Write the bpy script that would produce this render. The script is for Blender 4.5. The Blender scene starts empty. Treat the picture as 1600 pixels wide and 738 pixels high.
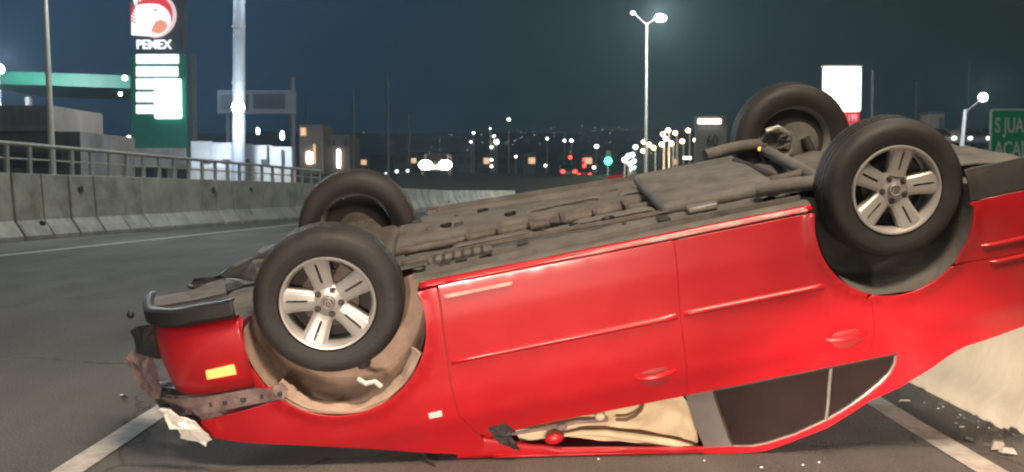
import bpy, bmesh, math, random
from mathutils import Vector, Matrix, noise
from mathutils.geometry import delaunay_2d_cdt
random.seed(7)
S = bpy.context.scene
COL = S.collection
PI = math.pi
rad = math.radians

# ------------------------------------------------------------------ camera
FPX, CAMH, TILT = 1639.6, 1.265, rad(3.0025)
cd = bpy.data.cameras.new('camera'); cam = bpy.data.objects.new('camera', cd); COL.objects.link(cam)
cam.location = (0, 0, CAMH); cam.rotation_euler = (PI/2-TILT, 0, 0)
cd.sensor_width = 36; cd.lens = FPX/1600*36; cd.clip_start = .05; cd.clip_end = 3000
cd.dof.use_dof = True; cd.dof.focus_distance = 5.2; cd.dof.aperture_fstop = 5
S.camera = cam

# ------------------------------------------------------------------ world: night sky with city glow
w = bpy.data.worlds.new('World'); S.world = w; w.use_nodes = True
nt = w.node_tree; nt.nodes.clear()
out = nt.nodes.new('ShaderNodeOutputWorld'); bg = nt.nodes.new('ShaderNodeBackground')
bg2 = nt.nodes.new('ShaderNodeBackground'); add = nt.nodes.new('ShaderNodeAddShader')
sky = nt.nodes.new('ShaderNodeTexSky'); sky.sky_type = 'NISHITA'; sky.sun_disc = False
sky.sun_elevation = rad(-4); sky.sun_rotation = rad(200)
nt.links.new(sky.outputs[0], bg.inputs[0]); bg.inputs[1].default_value = .05
tc = nt.nodes.new('ShaderNodeTexCoord'); sp = nt.nodes.new('ShaderNodeSeparateXYZ')
nt.links.new(tc.outputs['Generated'], sp.inputs[0])
rx = nt.nodes.new('ShaderNodeMapRange'); rx.inputs[1].default_value = -.6; rx.inputs[2].default_value = .5
nt.links.new(sp.outputs['X'], rx.inputs[0])
rmp = nt.nodes.new('ShaderNodeValToRGB'); nt.links.new(rx.outputs[0], rmp.inputs[0])
cr = rmp.color_ramp; cr.elements[0].color = (.030, .064, .125, 1); cr.elements[1].color = (.012, .022, .009, 1)
e = cr.elements.new(.3); e.color = (.014, .040, .090, 1)
e = cr.elements.new(.6); e.color = (.007, .023, .023, 1)
nt.links.new(rmp.outputs[0], bg2.inputs[0]); bg2.inputs[1].default_value = 1
nt.links.new(bg.outputs[0], add.inputs[0]); nt.links.new(bg2.outputs[0], add.inputs[1]); nt.links.new(add.outputs[0], out.inputs[0])

# ------------------------------------------------------------------ lamps and added fills that light the place
def lamp(name, kind, loc, power, color, size=.3, target=None, spot=None, blend=.5):
    d = bpy.data.lights.new(name, kind); d.energy = power; d.color = color
    if kind == 'AREA': d.size = size
    else: d.shadow_soft_size = size
    if spot: d.spot_size = rad(spot); d.spot_blend = blend
    o = bpy.data.objects.new(name, d); COL.objects.link(o); o.location = loc
    if target: o.rotation_euler = (Vector(target)-Vector(loc)).to_track_quat('-Z', 'Y').to_euler()
    return o
# two head lamps of the vehicle standing behind the photographer, low and warm
lamp('headlamp_and_fill_light', 'SPOT', (-.4, -3.6, .55), 2300, (1, .80, .66), .25, (-.45, 4.9, -.45), 33, 1)
lamp('headlamp_and_fill_light', 'SPOT', (.6, -3.6, .55), 1900, (1, .80, .66), .25, (.75, 4.9, -.65), 29, 1)
lamp('headlamp_and_fill_light', 'SPOT', (-3.4, -3.0, .32), 13500, (1, .82, .64), .10, (3.05, 6.4, -.08), 12, 1)  # added narrow spot to brighten the right barrier, no vehicle known there
# warm fill added overhead, no lamp seen there, lighting road and right barrier
lamp('overhead_fill_light', 'POINT', (1.2, 1.3, 6.6), 2700, (1, .78, .57), 1.2)
# added neutral overhead fills without lamps, then the street lamp over the left carriageway
lamp('overhead_fill_light', 'POINT', (-10, 6, 9), 100, (.96, 1, .94), .5)
lamp('overhead_fill_light', 'POINT', (4.5, 10, 9.5), 700, (.90, 1, .92), .5)
lamp('mast_lamp_light', 'POINT', (-9, 24, 8.5), 2000, (.94, 1, .93), .4)
S.view_settings.view_transform = 'Standard'; S.view_settings.look = 'None'
S.view_settings.exposure = 0; S.view_settings.gamma = 1
S.cycles.use_denoising = True
try: S.cycles.denoiser = 'OPENIMAGEDENOISE'
except Exception: pass
S.cycles.filter_width = 2.2
S.cycles.max_bounces = 6; S.cycles.sample_clamp_indirect = 4

# ------------------------------------------------------------------ helpers
def at(px, py, D):
    """world point seen at photo pixel px,py at distance D along +Y"""
    f = Vector((0, math.cos(TILT), -math.sin(TILT))); u = Vector((0, math.sin(TILT), math.cos(TILT)))
    d = f + Vector((1, 0, 0))*((px-800)/FPX) + u*((369-py)/FPX)
    return Vector((0, 0, CAMH)) + d*(D/d.y)

def tag(o, label=None, cat=None, group=None, kind=None):
    if label: o['label'] = label
    if cat: o['category'] = cat
    if group: o['group'] = group
    if kind: o['kind'] = kind
    return o
def empty(name, loc, label=None, cat=None, group=None, rz=0):
    o = bpy.data.objects.new(name, None); COL.objects.link(o); o.location = loc; o.rotation_euler = (0, 0, rz)
    o.empty_display_size = .1
    return tag(o, label, cat, group)

def mat(name, color=(.5, .5, .5), rough=.6, metal=0, coat=0, emis=None, estr=0, var=.0, vscale=8, bump=0, bscale=60,
        color2=None, spec=.5, trans=0, coords='Object', stretch=(1, 1, 1)):
    m = bpy.data.materials.new(name); m.use_nodes = True; t = m.node_tree
    b = t.nodes['Principled BSDF']
    b.inputs['Base Color'].default_value = (*color, 1); b.inputs['Roughness'].default_value = rough
    b.inputs['Metallic'].default_value = metal; b.inputs['Coat Weight'].default_value = coat
    b.inputs['Coat Roughness'].default_value = .16
    b.inputs['Specular IOR Level'].default_value = spec
    b.inputs['Transmission Weight'].default_value = trans
    if emis: b.inputs['Emission Color'].default_value = (*emis, 1); b.inputs['Emission Strength'].default_value = estr
    if var or color2 or bump:
        tc = t.nodes.new('ShaderNodeTexCoord'); mp = t.nodes.new('ShaderNodeMapping'); mp.inputs['Scale'].default_value = stretch
        t.links.new(tc.outputs[coords], mp.inputs[0])
    if var or color2:
        n = t.nodes.new('ShaderNodeTexNoise'); n.inputs['Scale'].default_value = vscale; n.inputs['Detail'].default_value = 7
        n.inputs['Roughness'].default_value = .65
        t.links.new(mp.outputs[0], n.inputs['Vector'])
        r = t.nodes.new('ShaderNodeValToRGB'); r.color_ramp.elements[0].position = .32; r.color_ramp.elements[1].position = .68
        c2 = color2 or tuple(c*(1-var) for c in color)
        r.color_ramp.elements[0].color = (*c2, 1); r.color_ramp.elements[1].color = (*[min(1, c*(1+var*.5)) for c in color], 1)
        t.links.new(n.outputs[0], r.inputs[0]); t.links.new(r.outputs[0], b.inputs['Base Color'])
        mr = t.nodes.new('ShaderNodeMapRange'); mr.inputs[3].default_value = max(0, rough-.12); mr.inputs[4].default_value = min(1, rough+.12)
        t.links.new(n.outputs[0], mr.inputs[0]); t.links.new(mr.outputs[0], b.inputs['Roughness'])
    if bump:
        n2 = t.nodes.new('ShaderNodeTexNoise'); n2.inputs['Scale'].default_value = bscale; n2.inputs['Detail'].default_value = 5
        t.links.new(mp.outputs[0], n2.inputs['Vector'])
        bp = t.nodes.new('ShaderNodeBump'); bp.inputs['Strength'].default_value = bump; bp.inputs['Distance'].default_value = .01
        t.links.new(n2.outputs[0], bp.inputs['Height']); t.links.new(bp.outputs[0], b.inputs['Normal'])
    return m

def glow(name, c, s): return mat(name, (0, 0, 0), .5, emis=c, estr=s)

M = dict(
    paint=mat('red_paint', (.50, .008, .016), .40, coat=.5, spec=.4, var=.12, vscale=3.5, bump=.02, bscale=5),
    paint_in=mat('red_primer', (.30, .02, .02), .6),
    black=mat('black_plastic', (.020, .020, .022), .55, bump=.15, bscale=40, var=.3),
    dark=mat('dark_plastic', (.05, .046, .044), .55, var=.3, bump=.2),
    trim=mat('grey_trim', (.17, .155, .145), .35, var=.2, vscale=6),
    glass=mat('dark_glass', (.022, .013, .013), .12, coat=1, var=.3, vscale=3),
    rubber=mat('tyre_rubber', (.036, .033, .031), .62, var=.35, vscale=7, bump=.25, bscale=70),
    alloy=mat('alloy', (.54, .53, .51), .34, metal=.4, var=.12, vscale=12),
    alloyd=mat('brake_steel', (.13, .105, .09), .5, metal=.6, var=.4, vscale=20),
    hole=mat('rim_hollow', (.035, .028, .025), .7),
    mud=mat('dusty_liner', (.56, .41, .32), .8, color2=(.30, .22, .17), vscale=4, bump=.5, bscale=18),
    under=mat('underbody_coating', (.165, .157, .143), .85, color2=(.085, .08, .073), vscale=5, bump=.7, bscale=22),
    under2=mat('underbody_grey', (.17, .162, .15), .75, color2=(.085, .081, .074), vscale=7, bump=.5, bscale=30),
    steel=mat('rusty_steel', (.17, .15, .13), .7, metal=.2, color2=(.08, .07, .06), vscale=14, bump=.4),
    shield=mat('heat_shield', (.55, .54, .50), .35, metal=.8, var=.3, vscale=10, bump=.5, bscale=25),
    cream=mat('cream_cloth', (.78, .66, .44), .85, color2=(.60, .48, .31), vscale=5, bump=.3, bscale=30),
    brown=mat('brown_strap', (.13, .075, .05), .7, var=.2),
    chrome=mat('broken_reflector', (.92, .90, .84), .2, metal=.2, bump=.4, bscale=25),
    lens=mat('clear_lens', (.75, .74, .68), .15, coat=1, var=.3, vscale=20),
    torn=mat('torn_plastic', (.36, .25, .23), .6, color2=(.13, .10, .10), vscale=14, bump=.5),
    orange=mat('orange_reflector', (.95, .36, .10), .25, emis=(1, .36, .10), estr=1.9),
    white_lens=mat('pale_marker', (.9, .68, .6), .25, coat=1),
    concrete=mat('concrete', (.46, .45, .41), .88, color2=(.25, .245, .225), vscale=1.6, bump=.5, bscale=25),
    concrete2=mat('pale_concrete', (.52, .475, .385), .88, color2=(.38, .345, .28), vscale=2.6, bump=.35, bscale=22),
    line=mat('road_paint', (.74, .71, .65), .75, color2=(.36, .34, .32), vscale=7, bump=.3),
    wood=mat('dark_pole', (.12, .12, .12), .8, var=.3),
    rail=mat('galvanised_rail', (.33, .32, .30), .6, metal=.2, var=.3),
    pole=mat('painted_pole', (.52, .52, .48), .6, var=.2),
    gsign=mat('green_sign_sheet', (.015, .36, .17), .5, var=.12, vscale=3),
    wsign=mat('white_sign_sheet', (.62, .68, .62), .5, var=.15),
    green=mat('green_cladding', (.006, .17, .10), .5, var=.2, vscale=1),
    darkb=mat('dark_cladding', (.03, .04, .05), .6, var=.2, vscale=1),
    wall=mat('stained_wall', (.30, .26, .23), .85, color2=(.13, .11, .10), vscale=.5, stretch=(1, 1, .4)),
    wwall=mat('white_wall', (.72, .74, .76), .8, color2=(.45, .47, .50), vscale=.7),
    scrape_highlight=mat('scrape_and_highlight_paint', (.80, .50, .47), .5, color2=(.62, .10, .10), vscale=9),  # pale tone paints in an edge highlight along with scrapes
    debris=mat('debris', (.26, .23, .2), .6, color2=(.12, .10, .09), vscale=20),
    carb=mat('far_car_paint', (.10, .10, .11), .35, coat=.5),
    carw=mat('far_white_paint', (.6, .6, .58), .35, coat=.5),
)
G = dict(
    white=glow('lit_white', (.93, .97, 1), 9), cold=glow('lamp_cold', (.78, .9, 1), 40), coldw=glow('lamp_white', (.93, 1, .97), 30),
    warm=glow('lamp_warm', (1, .66, .36), 14), warmw=glow('lamp_warm_white', (1, .86, .68), 16), red=glow('tail_red', (1, .05, .04), 6),
    green=glow('signal_green', (.03, 1, .42), 14), head=glow('headlight_glow', (1, .86, .66), 70), panel=glow('lit_panel', (1, .98, .93), 3.2),
    price=glow('lit_price_panel', (.9, .96, 1), 1.5), redsign=glow('lit_red', (1, .02, .04), .85), redem=glow('emblem_red', (1, .06, .08), .75),
    pink=glow('emblem_rim', (1, .72, .78), .9), emwhite=glow('emblem_white', (1, .97, .93), 1.25), orange=glow('emblem_orange', (1, .38, .24), .9),
    grey=glow('emblem_grey', (.6, .62, .6), .7), dim=glow('dim_window', (1, .62, .35), 1.0),
)

class MB:
    def __init__(s): s.v = []; s.f = []
    def add(s, vs, fs):
        n = len(s.v); s.v += [tuple(v) for v in vs]; s.f += [tuple(i+n for i in f) for f in fs]; return s
    def box(s, a, b, m=None):
        x0, y0, z0 = a; x1, y1, z1 = b
        vs = [(x0,y0,z0),(x1,y0,z0),(x1,y1,z0),(x0,y1,z0),(x0,y0,z1),(x1,y0,z1),(x1,y1,z1),(x0,y1,z1)]
        if m is not None: vs = [m @ Vector(v) for v in vs]
        return s.add(vs, [(0,3,2,1),(4,5,6,7),(0,1,5,4),(1,2,6,5),(2,3,7,6),(3,0,4,7)])
    def tube(s, pts, r, n=10, cap=True):
        pts = [Vector(p) for p in pts]; N = len(pts); rr = r if isinstance(r, (list, tuple)) else [r]*N
        vs = []; fs = []; up = None
        for i, p in enumerate(pts):
            t = (pts[min(i+1, N-1)]-pts[max(i-1, 0)]).normalized()
            if up is None: up = Vector((0, 0, 1)) if abs(t.z) < .9 else Vector((1, 0, 0))
            a = t.cross(up).normalized(); b = a.cross(t).normalized(); up = b
            for k in range(n):
                q = 2*PI*k/n; vs.append(p + a*math.cos(q)*rr[i] + b*math.sin(q)*rr[i])
        for i in range(N-1):
            for k in range(n):
                k2 = (k+1) % n; fs.append((i*n+k, i*n+k2, (i+1)*n+k2, (i+1)*n+k))
        if cap: fs.append(tuple(range(n-1, -1, -1))); fs.append(tuple((N-1)*n+k for k in range(n)))
        return s.add(vs, fs)
    def lathe(s, prof, n=48, c=(0, 0, 0), a0=0, a1=2*PI, close=False):
        """revolve (r, y) about the Y axis"""
        full = abs(a1-a0-2*PI) < 1e-6; m = n if full else n+1; P = len(prof); vs = []; fs = []
        for k in range(m):
            q = a0+(a1-a0)*k/n
            for r, y in prof: vs.append((c[0]+r*math.cos(q), c[1]+y, c[2]+r*math.sin(q)))
        for k in range(n):
            k2 = (k+1) % m
            for i in range(P-1 if not close else P):
                j = (i+1) % P; fs.append((k*P+i, k*P+j, k2*P+j, k2*P+i))
        return s.add(vs, fs)
    def prism(s, poly, y0, y1, m=None):
        """poly in (x,z) extruded along y"""
        n = len(poly); vs = [Vector((x, y0, z)) for x, z in poly]+[Vector((x, y1, z)) for x, z in poly]
        if m is not None: vs = [m @ v for v in vs]
        return s.add(vs, [tuple(range(n)), tuple(range(2*n-1, n-1, -1))]+[(i, i+n, (i+1) % n+n, (i+1) % n) for i in range(n)])
    def sphere(s, c, r, n=10, sc=(1, 1, 1)):
        m = n//2+1; vs = []; fs = []
        for i in range(m+1):
            a = PI*i/m
            for k in range(n):
                q = 2*PI*k/n; vs.append((c[0]+r*sc[0]*math.sin(a)*math.cos(q), c[1]+r*sc[1]*math.sin(a)*math.sin(q), c[2]+r*sc[2]*math.cos(a)))
        for i in range(m):
            for k in range(n):
                k2 = (k+1) % n; fs.append((i*n+k, (i+1)*n+k, (i+1)*n+k2, i*n+k2))
        return s.add(vs, fs)
    def grid(s, fn, nu, nv):
        vs = [fn(i/nu, j/nv) for i in range(nu+1) for j in range(nv+1)]
        return s.add(vs, [(i*(nv+1)+j, (i+1)*(nv+1)+j, (i+1)*(nv+1)+j+1, i*(nv+1)+j+1) for i in range(nu) for j in range(nv)])
    def build(s, name, m, parent=None, smooth=False, bevel=0, solid=0, wn=False, recalc=True, seg=2, ang=30):
        me = bpy.data.meshes.new(name); me.from_pydata(s.v, [], s.f)
        bm = bmesh.new(); bm.from_mesh(me); bmesh.ops.remove_doubles(bm, verts=bm.verts, dist=1e-5)
        if recalc: bmesh.ops.recalc_face_normals(bm, faces=bm.faces)
        for f in bm.faces: f.smooth = smooth
        if smooth:
            for e in bm.edges:
                if len(e.link_faces) == 2 and e.calc_face_angle(0) > rad(42): e.smooth = False
        bm.to_mesh(me); bm.free()
        me.materials.append(m); o = bpy.data.objects.new(name, me); COL.objects.link(o)
        if parent is not None: o.parent = parent
        if solid: q = o.modifiers.new('solid', 'SOLIDIFY'); q.thickness = solid; q.offset = -1
        if bevel: q = o.modifiers.new('bevel', 'BEVEL'); q.width = bevel; q.segments = seg; q.limit_method = 'ANGLE'; q.angle_limit = rad(ang)
        if wn: o.modifiers.new('wn', 'WEIGHTED_NORMAL')
        return o

def dup(o, parent=None, loc=None, **kw):
    c = o.copy(); COL.objects.link(c); c.parent = parent
    if loc is not None: c.location = loc
    tag(c, **kw)
    for ch in list(o.children): dup(ch, c)
    return c

def text_mesh(name, s, size, m, parent, loc, rot=(PI/2, 0, 0), sx=1, depth=.01, bold=.0, align='LEFT'):
    cu = bpy.data.curves.new(name, 'FONT'); cu.body = s; cu.size = size; cu.extrude = depth; cu.offset = bold; cu.align_x = align
    t = bpy.data.objects.new(name+'_tmp', cu); COL.objects.link(t)
    dg = bpy.context.evaluated_depsgraph_get(); dg.update()
    me = bpy.data.meshes.new_from_object(t.evaluated_get(dg)); bpy.data.objects.remove(t); bpy.data.curves.remove(cu)
    me.materials.clear(); me.materials.append(m); me.name = name
    o = bpy.data.objects.new(name, me); COL.objects.link(o); o.parent = parent; o.location = loc; o.rotation_euler = rot; o.scale = (sx, 1, 1)
    return o

def lerp(t, tab):
    if t <= tab[0][0]: return tab[0][1]
    for (a, va), (b, vb) in zip(tab, tab[1:]):
        if t <= b: return va+(vb-va)*(t-a)/(b-a)
    return tab[-1][1]
def smooth_lerp(t, tab, w=.05):
    return sum(lerp(t+w*(k-3)/3, tab)*c for k, c in enumerate((1, 2, 3, 4, 3, 2, 1)))/16

exec_later = []
# ================================================================== SETTING
def asphalt():
    m = mat('asphalt', (.085, .083, .078), .82); t = m.node_tree; b = t.nodes['Principled BSDF']
    tc = t.nodes.new('ShaderNodeTexCoord')
    n1 = t.nodes.new('ShaderNodeTexNoise'); n1.inputs['Scale'].default_value = .55; n1.inputs['Detail'].default_value = 8
    n2 = t.nodes.new('ShaderNodeTexNoise'); n2.inputs['Scale'].default_value = 55; n2.inputs['Detail'].default_value = 4
    n3 = t.nodes.new('ShaderNodeTexVoronoi'); n3.inputs['Scale'].default_value = 90
    mp = t.nodes.new('ShaderNodeMapping'); mp.inputs['Scale'].default_value = (1, .12, 1)
    n4 = t.nodes.new('ShaderNodeTexNoise'); n4.inputs['Scale'].default_value = 1.3; n4.inputs['Detail'].default_value = 5
    for n in (n1, n2, n3, mp): t.links.new(tc.outputs['Object'], n.inputs[0])
    t.links.new(mp.outputs[0], n4.inputs[0])
    a = t.nodes.new('ShaderNodeMath'); a.operation = 'MULTIPLY_ADD'; t.links.new(n1.outputs[0], a.inputs[0]); a.inputs[1].default_value = .6
    t.links.new(n4.outputs[0], a.inputs[2])
    c = t.nodes.new('ShaderNodeMath'); c.operation = 'MULTIPLY_ADD'; t.links.new(n2.outputs[0], c.inputs[0]); c.inputs[1].default_value = .5
    t.links.new(a.outputs[0], c.inputs[2])
    r = t.nodes.new('ShaderNodeValToRGB'); r.color_ramp.elements[0].position = .75; r.color_ramp.elements[1].position = 1.35
    r.color_ramp.elements[0].color = (.062, .060, .057, 1); r.color_ramp.elements[1].color = (.175, .166, .155, 1)
    d = t.nodes.new('ShaderNodeMath'); d.operation = 'MULTIPLY'; d.inputs[1].default_value = .75
    t.links.new(c.outputs[0], d.inputs[0]); r.color_ramp.elements[0].position = .5; r.color_ramp.elements[1].position = .95
    t.links.new(d.outputs[0], r.inputs[0]); t.links.new(r.outputs[0], b.inputs['Base Color'])
    vo = t.nodes.new('ShaderNodeTexVoronoi'); vo.feature = 'DISTANCE_TO_EDGE'; vo.inputs['Scale'].default_value = .33
    wn = t.nodes.new('ShaderNodeTexNoise'); wn.inputs['Scale'].default_value = 2.5; wn.inputs['Detail'].default_value = 6; t.links.new(tc.outputs['Object'], wn.inputs[0])
    vm = t.nodes.new('ShaderNodeVectorMath'); vm.operation = 'MULTIPLY_ADD'; vm.inputs[1].default_value = (.5, .5, 0)
    t.links.new(wn.outputs['Color'], vm.inputs[0]); t.links.new(tc.outputs['Object'], vm.inputs[2]); t.links.new(vm.outputs[0], vo.inputs[0])
    ck = t.nodes.new('ShaderNodeMapRange'); ck.inputs[1].default_value = .0; ck.inputs[2].default_value = .006; ck.inputs[3].default_value = .45; t.links.new(vo.outputs[0], ck.inputs[0])
    mk = t.nodes.new('ShaderNodeMix'); mk.data_type = 'RGBA'; mk.blend_type = 'MULTIPLY'; mk.inputs['Factor'].default_value = 1
    t.links.new(r.outputs[0], mk.inputs['A']); t.links.new(ck.outputs[0], mk.inputs['B']); t.links.new(mk.outputs['Result'], b.inputs['Base Color'])
    bp = t.nodes.new('ShaderNodeBump'); bp.inputs['Strength'].default_value = .9; bp.inputs['Distance'].default_value = .01
    t.links.new(n3.outputs[0], bp.inputs['Height']); t.links.new(bp.outputs[0], b.inputs['Normal'])
    return m
M['asphalt'] = asphalt()
def wear(m):
    t = m.node_tree; b = t.nodes['Principled BSDF']; src = b.inputs['Base Color'].links[0].from_socket
    tc = t.nodes.new('ShaderNodeTexCoord'); mp = t.nodes.new('ShaderNodeMapping'); mp.inputs['Scale'].default_value = (1.2, 1, 26); mp.inputs['Rotation'].default_value = (0, .14, 0)
    n = t.nodes.new('ShaderNodeTexNoise'); n.inputs['Scale'].default_value = 6; n.inputs['Detail'].default_value = 5
    t.links.new(tc.outputs['Object'], mp.inputs[0]); t.links.new(mp.outputs[0], n.inputs[0])
    r = t.nodes.new('ShaderNodeMapRange'); r.inputs[1].default_value = .60; r.inputs[2].default_value = .72; t.links.new(n.outputs[0], r.inputs[0])
    n2 = t.nodes.new('ShaderNodeTexNoise'); n2.inputs['Scale'].default_value = 2.6; n2.inputs['Detail'].default_value = 9; n2.inputs['Roughness'].default_value = .75
    t.links.new(tc.outputs['Object'], n2.inputs[0])
    r2 = t.nodes.new('ShaderNodeMapRange'); r2.inputs[1].default_value = .5; r2.inputs[2].default_value = .8; r2.inputs[4].default_value = .5; t.links.new(n2.outputs[0], r2.inputs[0])
    a = t.nodes.new('ShaderNodeMath'); a.operation = 'MULTIPLY'; t.links.new(r.outputs[0], a.inputs[0]); t.links.new(r2.outputs[0], a.inputs[1])
    a2 = t.nodes.new('ShaderNodeMath'); a2.operation = 'MULTIPLY_ADD'; a2.inputs[1].default_value = .10; t.links.new(r2.outputs[0], a2.inputs[0]); t.links.new(a.outputs[0], a2.inputs[2])
    mx = t.nodes.new('ShaderNodeMix'); mx.data_type = 'RGBA'; mx.inputs['B'].default_value = (.42, .20, .17, 1)
    t.links.new(a2.outputs[0], mx.inputs['Factor']); t.links.new(src, mx.inputs['A']); t.links.new(mx.outputs['Result'], b.inputs['Base Color'])
wear(M['paint'])
M['earth'] = mat('dark_earth', (.05, .046, .042), .95, color2=(.02, .02, .018), vscale=.2)

def far_z(x, y):
    """far roads climb gently away from the site; the town sits on a low hill"""
    z = -.02 + lerp(y, [(60, 0), (95, 1.75), (200, 3.0), (330, 6), (650, 30), (1000, 42), (1600, 44)])
    if y > 300: z += (noise.noise((x*.006, y*.004, 3))*14)*min(1, (y-300)/300)
    return z
g = MB()
xs = [-900, -500, -300, -200, -140, -100, -70, -50, -35, -24, -15, -8, 0, 8, 15, 24, 35, 50, 70, 100, 140, 200, 300, 500, 900]
ys = [-60, -20, 0, 10, 20, 35, 50, 60, 70, 80, 90, 100, 120, 150, 200, 260, 330, 400, 470, 540, 620, 700, 850, 1000, 1300]
g.add([(x, y, far_z(x, y) if y > 59 else -.02) for x in xs for y in ys],
      [(i*len(ys)+j, (i+1)*len(ys)+j, (i+1)*len(ys)+j+1, i*len(ys)+j+1) for i in range(len(xs)-1) for j in range(len(ys)-1)])
tag(g.build('ground', M['earth']), kind='structure')
r = MB(); r.grid(lambda u, v: (-14+u*19, -30+v*89, 0), 10, 10)
tag(r.build('road', M['asphalt']), kind='structure')

# lane lines (thin sheets above the road)
def strip(name, pts, wd, z=.006):
    m = MB(); vs = []
    for i, p in enumerate(pts):
        q = Vector(pts[min(i+1, len(pts)-1)])-Vector(pts[max(i-1, 0)]); nrm = Vector((-q.y, q.x)).normalized()
        j = .006*noise.noise((p[0]*3, p[1]*5, 0))
        vs += [(p[0]+nrm.x*(wd/2+j), p[1]+nrm.y*(wd/2+j), z), (p[0]-nrm.x*(wd/2-j), p[1]-nrm.y*(wd/2-j), z)]
    m.add(vs, [(2*i, 2*i+1, 2*i+3, 2*i+2) for i in range(len(pts)-1)])
    return tag(m.build(name, M['line'], recalc=False), kind='structure')
strip('lane_line', [(-1.93, -4+.25*i) for i in range(150)], .14)
strip('lane_line', [(2.08, -4+.25*i) for i in range(150)], .14)
strip('edge_line', [(-8.66+.187*(y-17.7), y) for y in [10+.5*i for i in range(96)]], .15)

# ---------------- left barrier of separate cast panels, with railing
BA = Vector((-10.9, 21)); SL = .265
def bar_x(y): return BA.x+SL*(y-BA.y)
def bar_h(y): return lerp(y, [(10, 1.62), (21.8, 1.44), (34.6, 1.22), (50, .82), (62, .7)])
bdir = Vector((SL, 1)).normalized(); bn = Vector((bdir.y, -bdir.x))   # toward the road
left_bar = empty('concrete_barrier', (bar_x(28), 28, 0), 'long grey jersey barrier of cast panels beside the left carriageway', 'barrier')
def bar_panel(y0, y1, top_off, jit):
    m = MB(); vs = []
    for y in (y0, y1):
        h = bar_h(y)+top_off; x = bar_x(y)
        prof = [(.34, 0), (.34, .10), (.10, .42), (.02+jit, h), (-.22+jit, h), (-.34, .42), (-.5, 0)]
        vs += [(x+bn.x*o-left_bar.location.x, y+bn.y*o-left_bar.location.y, z) for o, z in prof]
    n = 7
    m.add(vs, [(i, (i+1) % n, (i+1) % n+n, i+n) for i in range(n)]+[tuple(range(n)), tuple(range(2*n-1, n-1, -1))])
    return m
y = 15.2; k = 0
M['concrete_b'] = mat('concrete_stained', (.41, .40, .365), .88, color2=(.19, .185, .17), vscale=2.2, bump=.5, bscale=25)
random.seed(3)
while y < 62:
    L = .88+random.uniform(-.03, .03)
    gap = random.choice([.02, .035, .06, .07])
    bar_panel(y, y+L-gap, random.uniform(-.006, .006), random.uniform(-.008, .008)).build('barrier_panel', random.choice([M['concrete'], M['concrete'], M['concrete_b']]), left_bar, bevel=.012)
    y += L
# backing core keeps the joints dark rather than see-through
m = MB(); vs = []
for yy in (15.3, 30, 45, 62):
    h = bar_h(yy)-.05; x = bar_x(yy)
    vs += [(x+bn.x*o-left_bar.location.x, yy+bn.y*o-left_bar.location.y, z) for o, z in [(.25, 0), (.04, .42), (-.03, h), (-.17, h), (-.28, .42), (-.4, 0)]]
m.add(vs, [(j*6+i, j*6+(i+1) % 6, (j+1)*6+(i+1) % 6, (j+1)*6+i) for j in range(3) for i in range(6)])
m.build('barrier_core', M['dark'], left_bar)
# drain holes / lifting sockets
for px, py, D in [(82, 350, 22.9), (140, 296, 24.3), (332, 297, 29.9), (390, 295, 32.0), (480, 312, 36), (697, 316, 50.0), (730, 318, 53.5)]:
    p = at(px, py, D); yy = D
    hh = p.z/bar_h(yy); off = lerp(p.z, [(.1, .34), (.42, .10), (1.4, .02)])
    m = MB(); m.box((-.09, -.03, -.07), (.09, .03, .07))
    o = m.build('lifting_socket', M['black'], left_bar, bevel=.03); o.rotation_euler = (0, rad(random.uniform(-20, 20)), math.atan2(bdir.y, bdir.x))
    o.location = (bar_x(yy)+bn.x*off-left_bar.location.x, yy+bn.y*off-left_bar.location.y, max(.15, p.z))
def rail_h(y): return lerp(y, [(10, 2.35), (21.8, 2.08), (34.6, 1.70), (50, 1.15), (62, .95)])
railing = empty('railing', (bar_x(28), 28, bar_h(28)), 'weathered metal railing with square posts on top of the left barrier', 'railing')
ro = railing.location
def rp(y, z): return (bar_x(y)-bn.x*.10-ro.x, y-bn.y*.10-ro.y, z-ro.z)
yl = [15.5+i*.67 for i in range(60)]
post_mesh = None
for y in yl:
    h = rail_h(y)-bar_h(y)+.02
    if y > 37: break
    m = MB(); m.box((-.045, -.035, -.03), (.045, .035, h))
    o = m.build('post', M['rail'], railing); o.location = rp(y, bar_h(y)); o.rotation_euler = (0, 0, math.atan2(bdir.y, bdir.x))
ll = [15+i*2 for i in range(12)]
MB().tube([rp(y, rail_h(y)) for y in ll], .045, 8).build('top_rail', M['rail'], railing, smooth=True)
MB().tube([rp(y, .5*(rail_h(y)+bar_h(y))) for y in ll], .022, 6).build('mid_rail', M['rail'], railing, smooth=True)

# ---------------- right barrier
rb = empty('concrete_barrier', (2.5, 8, 0), 'low pale concrete barrier under the tail of the upturned car', 'barrier')
for k in range(12):
    y0 = -1+k*2.6; m = MB(); n = 12
    def f(u, v, y0=y0):
        prof = [(-.0, 0), (.0, .07), (.10, .20), (.17, .58), (.19, .60), (.40, .60), (.42, .58), (.5, .2), (.6, 0)]
        t = v*(len(prof)-1); i = min(int(t), len(prof)-2); q = t-i
        o = prof[i][0]*(1-q)+prof[i+1][0]*q; z = prof[i][1]*(1-q)+prof[i+1][1]*q
        yy = y0+u*2.58; o += .004*noise.noise((yy*3, z*6, k))
        return (o, yy-8, z)
    m.grid(f, 16, 24); m.build('barrier_panel', M['concrete2'], rb, smooth=True)

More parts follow.
